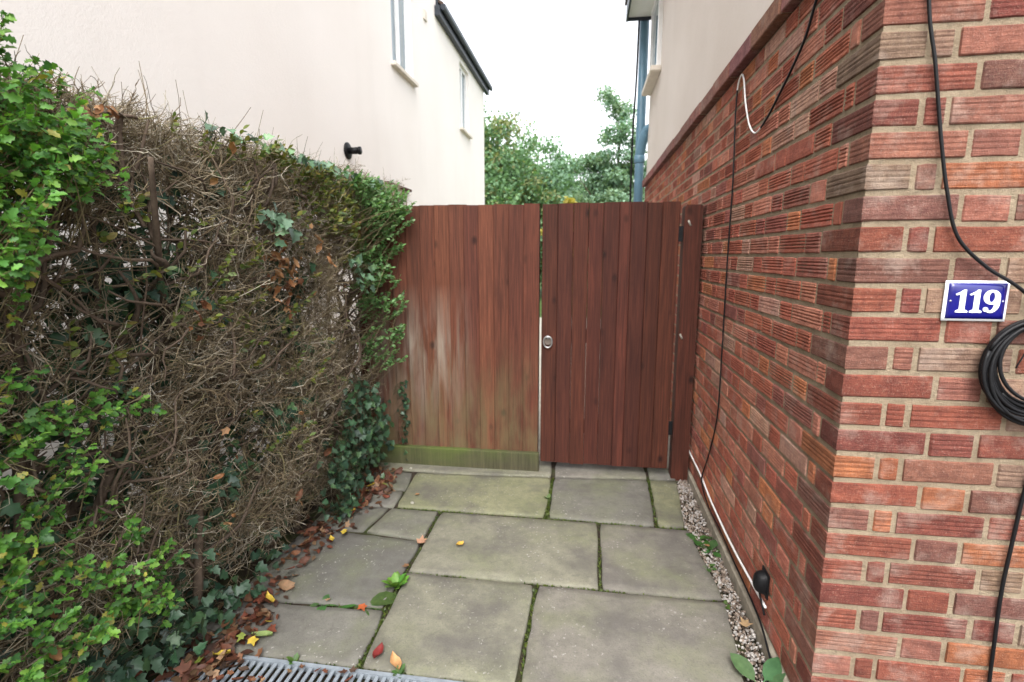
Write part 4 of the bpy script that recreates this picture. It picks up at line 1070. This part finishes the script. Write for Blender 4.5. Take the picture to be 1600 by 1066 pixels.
# ------------------------------------------------------------------ ivy
def ivy_patch(name, label, cl, size, group=None, bright=False, singles=0, root=(-1.4, 2.5, 0)):
    """cl: (x, y, z, sx, sy, sz, n)"""
    P = np.concatenate([np.array([x, y, z]) + rng.normal(0, 1, (n_, 3)) * np.array([sx, sy, sz]) for (x, y, z, sx, sy, sz, n_) in cl])
    P[:, 2] = np.clip(P[:, 2], 0.02, 1.86); n_ = len(P)
    A = np.c_[rng.normal(0.35, 0.4, n_), rng.normal(0, 0.7, n_), rng.normal(-0.55, 0.5, n_)]
    Nn = np.c_[rng.normal(0.8, 0.35, n_), rng.normal(-0.35, 0.4, n_), rng.normal(0.65, 0.4, n_)]
    S = rng.uniform(size[0], size[1], n_)
    cs = np.array([[0.022, 0.055, 0.030], [0.034, 0.080, 0.042], [0.016, 0.040, 0.026], [0.055, 0.11, 0.05], [0.045, 0.085, 0.055]])
    if bright: cs = cs * 2.0 + 0.03
    C_ = cs[rng.integers(0, 5, n_)] * rng.uniform(0.8, 1.25, (n_, 1))
    e = empty(name, root); tag(e, label, 'ivy', group)
    off = (-root[0], -root[1], -root[2])
    # stems: each leaf has a short stalk
    k = min(n_, 1200)
    SPp = np.stack([P[:k], P[:k] - A[:k] * 0.02 - np.array([0.015, 0, 0.01]), P[:k] - np.array([0.05, 0, 0.035])], 1)
    v, f = np_tubes(SPp, np.full((k, 3), 0.0011), 3)
    o = obj('stalks', np_mesh('stalks', v, f, M['twig'], True, np.tile(np.array([[0.09, 0.08, 0.045]]), (len(v), 1))), e, loc=off); o['kind'] = 'stuff'
    FRr = leaf_frames(A, Nn); od = np.argsort(-lookable(P, S) * (1 + 3 * P[:, 0]))
    od = np.argsort(-P[:, 0])
    for i in od[:singles]:
        o = obj('leaf', ivy_me, e, color=tuple(C_[i])); o.matrix_local = Matrix.Translation(Vector(P[i]) + Vector(off)) @ Matrix(FRr[i].tolist()).to_4x4() @ Matrix.Scale(float(S[i]), 4)
    s_ = od[singles:]
    if len(s_):
        v, f, c = np_leaves(LEAF_IVY[0], LEAF_IVY[1], P[s_], FRr[s_], S[s_], C_[s_])
        o = obj('leaves', np_mesh('leaves', v, f, M['ivy'], True, c), e, loc=off); o['kind'] = 'stuff'
ivy_me = mesh_data('leaf', LEAF_IVY[0], LEAF_IVY[1], M['ivy_o'], True)
cl = []
for _ in range(80):
    y = random.uniform(0.4, 2.6); z = random.uniform(0.1, 1.7)
    cl.append((float(face_x(np.array(y), np.array(z))) - random.uniform(0.06, 0.20), y, z, 0.035, 0.07, 0.07, random.randint(12, 26)))
for _ in range(190):  # dense ivy backing added behind the twigs to darken the gaps in the hedge
    y = random.uniform(0.3, 2.72); z = random.uniform(0.05, 1.70)
    cl.append((-1.60 + random.uniform(-0.07, 0.05), y, z, 0.04, 0.13, 0.13, 30))
ivy_patch('ivy', 'dark ivy leaves growing through the inside of the bare hedge', cl, (0.032, 0.058), root=(-1.5, 1.6, 0))
ivy_patch('ivy', 'thick dark ivy clump on the hedge foot beside the fence panel', [(-1.31, 2.65, 0.40, 0.03, 0.08, 0.08, 90), (-1.30, 2.85, 0.45, 0.03, 0.09, 0.08, 80), (-1.30, 2.45, 0.22, 0.03, 0.07, 0.09, 90), (-1.28, 2.45, 0.08, 0.03, 0.07, 0.05, 60), (-1.32, 2.75, 0.20, 0.03, 0.10, 0.08, 70), (-1.31, 2.95, 0.28, 0.03, 0.09, 0.10, 80), (-1.33, 2.75, 0.60, 0.03, 0.10, 0.07, 50)], (0.030, 0.055), singles=120, root=(-1.35, 2.65, 0))
ivy_patch('ivy', 'dark ivy trailing over the ground litter at the hedge foot', [(-1.38, 1.68, 0.08, 0.04, 0.07, 0.04, 26), (-1.38, 1.50, 0.13, 0.04, 0.09, 0.06, 46), (-1.36, 1.36, 0.12, 0.04, 0.09, 0.06, 46), (-1.40, 1.95, 0.07, 0.03, 0.1, 0.04, 18), (-1.38, 1.20, 0.15, 0.04, 0.08, 0.07, 36)], (0.032, 0.056), singles=90, root=(-1.3, 1.5, 0))
ivy_patch('ivy', 'bright blue green ivy sprig poking out of the bare twigs', [(-1.25, 2.00, 1.54, 0.025, 0.055, 0.030, 20)], (0.045, 0.065), bright=True, singles=20, root=(-1.3, 2.0, 1.5))
ivy_patch('ivy', 'pale ivy sprig hanging from the hedge close to the fence panel', [(-1.25, 2.68, 1.36, 0.02, 0.04, 0.025, 9), (-1.24, 2.80, 1.31, 0.02, 0.05, 0.02, 9), (-1.25, 2.76, 1.24, 0.02, 0.04, 0.03, 10)], (0.035, 0.055), bright=True, singles=28, root=(-1.3, 2.7, 1.3))
ivy_patch('ivy', 'ivy runner along the crest of the hedge', [(-1.33, 1.75 + 0.17 * i, 1.85, 0.03, 0.07, 0.012, 9) for i in range(9)], (0.030, 0.050), bright=True, singles=81, root=(-1.35, 2.4, 1.8))
ivy_patch('ivy', 'narrow ivy strand climbing the foot of the fence boards', [(-1.195 + 0.012 * math.sin(i), 3.165, 0.03 + 0.028 * i, 0.012, 0.006, 0.012, 4) for i in range(20)], (0.022, 0.036), singles=80, root=(-1.2, 3.17, 0))

# ------------------------------------------------------------------ fallen leaves
leaf_word = ['rust brown', 'mid brown', 'dark brown', 'pale tan', 'russet red', 'blackish brown']
def stretch(y):
    return 'beside the fence panel' if y > 2.55 else ('in the middle of the hedge foot' if y > 1.75 else 'near the drain grating')
leaf_pal = [(0.135, 0.050, 0.030), (0.185, 0.085, 0.048), (0.095, 0.042, 0.030), (0.25, 0.155, 0.095), (0.150, 0.045, 0.028), (0.075, 0.045, 0.034)]
def fallen(x, y, z, s, color, label, group=None, me=None, tilt=0.5):
    o = obj('fallen_leaf', me or random.choice(dead_me + dead_me + narrow_me), None, loc=(x, y, z), rot=(random.uniform(-tilt, tilt), random.uniform(-tilt, tilt), random.uniform(0, 6.28)), color=color)
    o.scale = (s, s, s); return tag(o, label, 'fallen leaf', group)
def litter_y():
    while True:
        y = random.uniform(1.30, 3.08)
        if random.random() < 0.12 + 0.88 * max(math.exp(-((y - 2.72) / 0.22) ** 2), math.exp(-((y - 1.42) / 0.20) ** 2), 0.55 * math.exp(-((y - 2.2) / 0.12) ** 2)): return y
for i in range(170):
    y = litter_y(); w = abs(random.gauss(0, 0.055))
    x = -1.255 + w * (0.9 if random.random() < 0.55 else -1.6) + 0.025 * math.sin(5 * y)
    d = max(0, 1 - abs(x + 1.28) / 0.10)
    fallen(x, y, 0.008 + random.random() * 0.035 * d, random.uniform(0.035, 0.090), leaf_pal[i % 6], leaf_word[i % 6] + ' fallen leaf in the litter ' + stretch(y), leaf_word[i % 6] + ' litter leaves ' + stretch(y), tilt=0.9)
for i in range(12):
    y = litter_y()
    fallen(-1.22 + random.gauss(0, 0.035), y, 0.035, random.uniform(0.045, 0.065), [(0.45, 0.33, 0.05), (0.17, 0.21, 0.04)][i % 3 == 2], ['yellow', 'green'][i % 3 == 2] + ' fallen leaf on the brown litter ' + stretch(y), ['yellow', 'green'][i % 3 == 2] + ' leaves on the litter ' + stretch(y))
for i in range(20):
    fallen(random.uniform(-1.22, -0.72), random.uniform(1.31, 1.44), 0.012, random.uniform(0.03, 0.055), leaf_pal[i % 6], leaf_word[i % 6] + ' fallen leaf lying on the drain grating', leaf_word[i % 6] + ' leaves on the drain grating')
for (x, y, s, c_, lb, me) in (
    (-0.785, 2.235, 0.085, (0.34, 0.19, 0.13), 'pale brown lobed leaf lying across a slab joint by itself', dead_me[0]),
    (-0.585, 2.235, 0.050, (0.50, 0.31, 0.06), 'single small yellow leaf in the middle of a slab', narrow_me[1]),
    (-0.78, 2.035, 0.050, (0.17, 0.09, 0.05), 'small curled brown leaf at the crossing of two slab joints', dead_me[1]),
    (-0.865, 1.745, 0.070, (0.34, 0.085, 0.03), 'orange red leaf beside the dock seedling in the slab joint', dead_me[2]),
    (-0.700, 1.520, 0.070, (0.17, 0.022, 0.022), 'narrow dark red leaf lying on the slab by the drain', narrow_me[0]),
    (-0.625, 1.485, 0.072, (0.42, 0.23, 0.11), 'curled tan leaf standing on the slab edge by the drain', narrow_me[2]),
    (-1.02, 1.765, 0.040, (0.30, 0.19, 0.12), 'tiny tan leaf beside a slab joint seedling', dead_me[3]),
    (0.625, 1.86, 0.075, (0.40, 0.27, 0.16), 'tan leaf lying on the gravel near the black socket box', dead_me[0]),
    (0.610, 2.40, 0.040, (0.30, 0.15, 0.08), 'small brown leaf on the gravel beside the green seedlings', dead_me[1]),
    (-1.16, 1.535, 0.075, (0.20, 0.27, 0.10), 'green fallen leaf on the slab between drain and hedge', narrow_me[3]),
    (-0.96, 2.72, 0.050, (0.33, 0.17, 0.08), 'small brown leaf on the slab corner nearest the fence', dead_me[3])):
    fallen(x, y, 0.010, s, c_, lb, me=me, tilt=0.15)
n = 650
yy = np.array([litter_y() for _ in range(n)]); xx = -1.30 + rng.normal(0, 0.045, n) + 0.02 * np.sin(5 * yy)
P = np.c_[xx, yy, 0.004 + rng.random(n) * 0.022]
cc = np.array(leaf_pal)[rng.integers(0, 6, n)] * rng.uniform(0.5, 0.95, (n, 1))
v, f, c = np_leaves(LEAF_OVAL[0], LEAF_OVAL[1], P, leaf_frames(np.c_[rng.normal(0, 1, (n, 2)), rng.normal(0, 0.25, n)], np.c_[rng.normal(0, 0.4, (n, 2)), np.ones(n)]), rng.uniform(0.025, 0.05, n), cc)
tag(obj('leaf_litter', np_mesh('leaf_litter', v, f, M['leaf'], True, c)), 'rotting brown leaf litter packed along the hedge foot', 'leaf litter', kind='stuff')
# ------------------------------------------------------------------ weeds
big_leaf = leaf_template([(0, 0.0), (0.03, 0.018), (0.22, 0.02), (0.32, 0.14), (0.50, 0.24), (0.68, 0.25), (0.86, 0.16), (1.0, 0.0)], fold=0.10, droop=0.35)
bl_me = mesh_data('leaf', big_leaf[0], big_leaf[1], M['leaf_o'], True)
ov_me = oval_me
def weed(loc, n_, s, col, label, lift=0.5, me=None, yaw=None):
    e = empty('weed', loc); tag(e, label, 'weed')
    for i in range(n_):
        a = (yaw + random.uniform(-0.9, 0.9)) if yaw is not None else (i * 2.4 + random.uniform(-0.4, 0.4))
        k = random.uniform(0.7, 1.15)
        o = obj('leaf', me or bl_me, e, rot=(random.uniform(-0.25, 0.25), -lift * random.uniform(0.5, 1.3), a), color=tuple(q * random.uniform(0.8, 1.2) for q in col))
        o.scale = (s * k,) * 3; o.location = (0, 0, 0.002 * (i % 5))
weed((-0.785, 1.90, -0.01), 18, 0.070, (0.11, 0.23, 0.04), 'bright green feathery weed in a slab joint', 0.8, ov_me)
weed((-0.875, 1.76, -0.012), 9, 0.145, (0.050, 0.120, 0.032), 'dark green dock seedling lying flat in a slab joint', 0.22)
weed((-1.04, 1.75, -0.012), 7, 0.065, (0.07, 0.15, 0.05), 'tiny seedling in the slab joint near the leaf litter', 0.5)
weed((0.575, 2.47, -0.012), 9, 0.075, (0.055, 0.14, 0.035), 'green seedling on the gravel at the slab edge', 0.45)
weed((0.625, 2.38, -0.012), 7, 0.075, (0.05, 0.13, 0.035), 'low green seedling on gravel against the brick wall', 0.45)
weed((0.575, 2.24, -0.012), 5, 0.045, (0.07, 0.16, 0.04), 'tiny green sprout on gravel past the seedlings', 0.6)
weed((0.595, 1.580, -0.012), 4, 0.130, (0.065, 0.150, 0.060), 'broad leaved green dock plant growing in the gravel', 0.75)
weed((0.580, 1.98, -0.012), 5, 0.035, (0.06, 0.13, 0.03), 'tiny sprout in the gravel at a slab corner', 0.6)
weed((-0.20, 2.80, -0.012), 8, 0.035, (0.06, 0.13, 0.03), 'tiny sprout in the joint between two slabs near the gate', 0.8, ov_me)
weed((-0.60, 1.455, -0.012), 8, 0.04, (0.08, 0.16, 0.04), 'grassy sprout between slab and drain beside the tan leaf', 0.9, ov_me)
weed((-0.98, 1.455, -0.012), 8, 0.035, (0.08, 0.16, 0.04), 'grassy sprout between slab and drain near the litter', 0.9, ov_me)
for (x, y) in ((-0.96, 2.62), (-1.20, 2.72), (-1.18, 3.06), (-1.13, 3.08), (-1.14, 1.30)):
    o = obj('pebble', np_mesh('pebble', icov * np.array([0.016, 0.012, 0.009]) , icof, M['concrete'], True), None, loc=(x, y, 0.006), rot=(0, 0, random.uniform(0, 3)))
    tag(o, 'small pale pebble lying on the paving by the hedge', 'pebble', 'pebbles on the paving')

# ------------------------------------------------------------------ trees beyond the gate
def tree(loc, h, rad, cz, n_cl, n_lf, size, cols, label, squash=1.0, airy=0.0, name='tree', cat='tree', trunk_r=0.16):
    e = empty(name, loc); tag(e, label, cat)
    mb = MB(); c0 = Vector((0, 0, cz))
    tp = spline([(0, 0, -0.05), (0.08, 0.03, cz * 0.4), (-0.05, 0.1, cz * 0.8), (0.05, 0, h * 0.9)], 5)
    mb.tube(tp, [trunk_r * (1 - 0.85 * i / len(tp)) for i in range(len(tp))], 8)
    cent = []
    for i in range(n_cl):
        d = unit(rng.normal(size=3)); q = (rng.random() ** 0.45)
        p = np.array([d[0] * rad, d[1] * rad, d[2] * (h - cz) * squash if d[2] > 0 else d[2] * cz * 0.85]) * q
        p *= 1 + 0.18 * math.sin(5 * d[0] + 3 * d[2]) + 0.12 * math.sin(9 * d[1] + 7 * d[2])
        cent.append(p + np.array([0, 0, cz]))
    cent = np.array(cent)
    for i in range(0, n_cl, max(1, n_cl // 40)):
        p = Vector(cent[i]); k = tp[min(len(tp) - 1, max(2, int(len(tp) * (p.z / h) * 0.6)))]
        mid = (p + k) / 2 + Vector((0, 0, 0.15))
        pp = spline([k, mid, p], 4); mb.tube(pp, [trunk_r * 0.28 * (1 - 0.85 * j / len(pp)) for j in range(len(pp))], 5)
    obj('trunk', mesh_data('trunk', mb.v, mb.f, M['bark'], True), e)
    per = n_lf // n_cl
    cr = rad * (0.20 if airy == 0 else 0.15)
    P = (cent[:, None] + rng.normal(0, 1, (n_cl, per, 3)) * np.array([cr, cr, cr * 0.7]) * 0.52).reshape(-1, 3)
    n_ = len(P); A = rng.normal(0, 1, (n_, 3)) + np.array([0, 0, -0.3]); Nn = rng.normal(0, 0.6, (n_, 3)) + np.array([0, -0.3, 0.8])
    cc_ = np.array(cols); ci = np.repeat(rng.integers(0, len(cc_), n_cl), per); mixm = rng.random(n_) < 0.35
    ci = np.where(mixm, rng.integers(0, len(cc_), n_), ci)
    C_ = cc_[ci] * rng.uniform(0.75, 1.25, (n_, 1))
    v, f, c = np_leaves(*LEAF_QUAD, P, leaf_frames(A, Nn), rng.uniform(size * 0.7, size * 1.3, n_), C_)
    obj('crown', np_mesh('crown', v, f, M['tree_leaf'], False, c), e)
gd = [(0.115, 0.225, 0.115), (0.135, 0.255, 0.125), (0.095, 0.185, 0.10), (0.20, 0.225, 0.10), (0.145, 0.265, 0.13)]  # both leaf palettes lightened and blued, putting distance haze into the colour
gl = [(0.150, 0.265, 0.185), (0.120, 0.225, 0.160), (0.185, 0.300, 0.220), (0.165, 0.255, 0.15)]
tree((-3.4, 17.0, 0), 5.8, 2.6, 3.2, 210, 46000, 0.13, gd, 'dense dark green tree with yellowing patches beyond the cream house')
tree((-1.3, 20.0, 0), 5.3, 2.3, 3.0, 150, 32000, 0.14, gd[:3] + gl[:1], 'rounded mid green tree behind the fence between the two houses')
tree((0.80, 15.5, 0), 5.7, 1.45, 3.3, 170, 19000, 0.10, gl, 'airy pale green tree beside the blue grey soil pipe', airy=1.0, trunk_r=0.09)
tree((0.2, 19.0, 0), 4.4, 2.0, 2.6, 110, 20000, 0.13, gl + gd[:1], 'low pale green tree under the airy one')
tree((-0.55, 12.0, 0), 2.72, 0.42, 1.9, 50, 6000, 0.07, [(0.42, 0.36, 0.05), (0.36, 0.28, 0.05), (0.48, 0.42, 0.10)], 'yellow leaved shrub just showing over the fence top', name='shrub', cat='shrub', trunk_r=0.04)
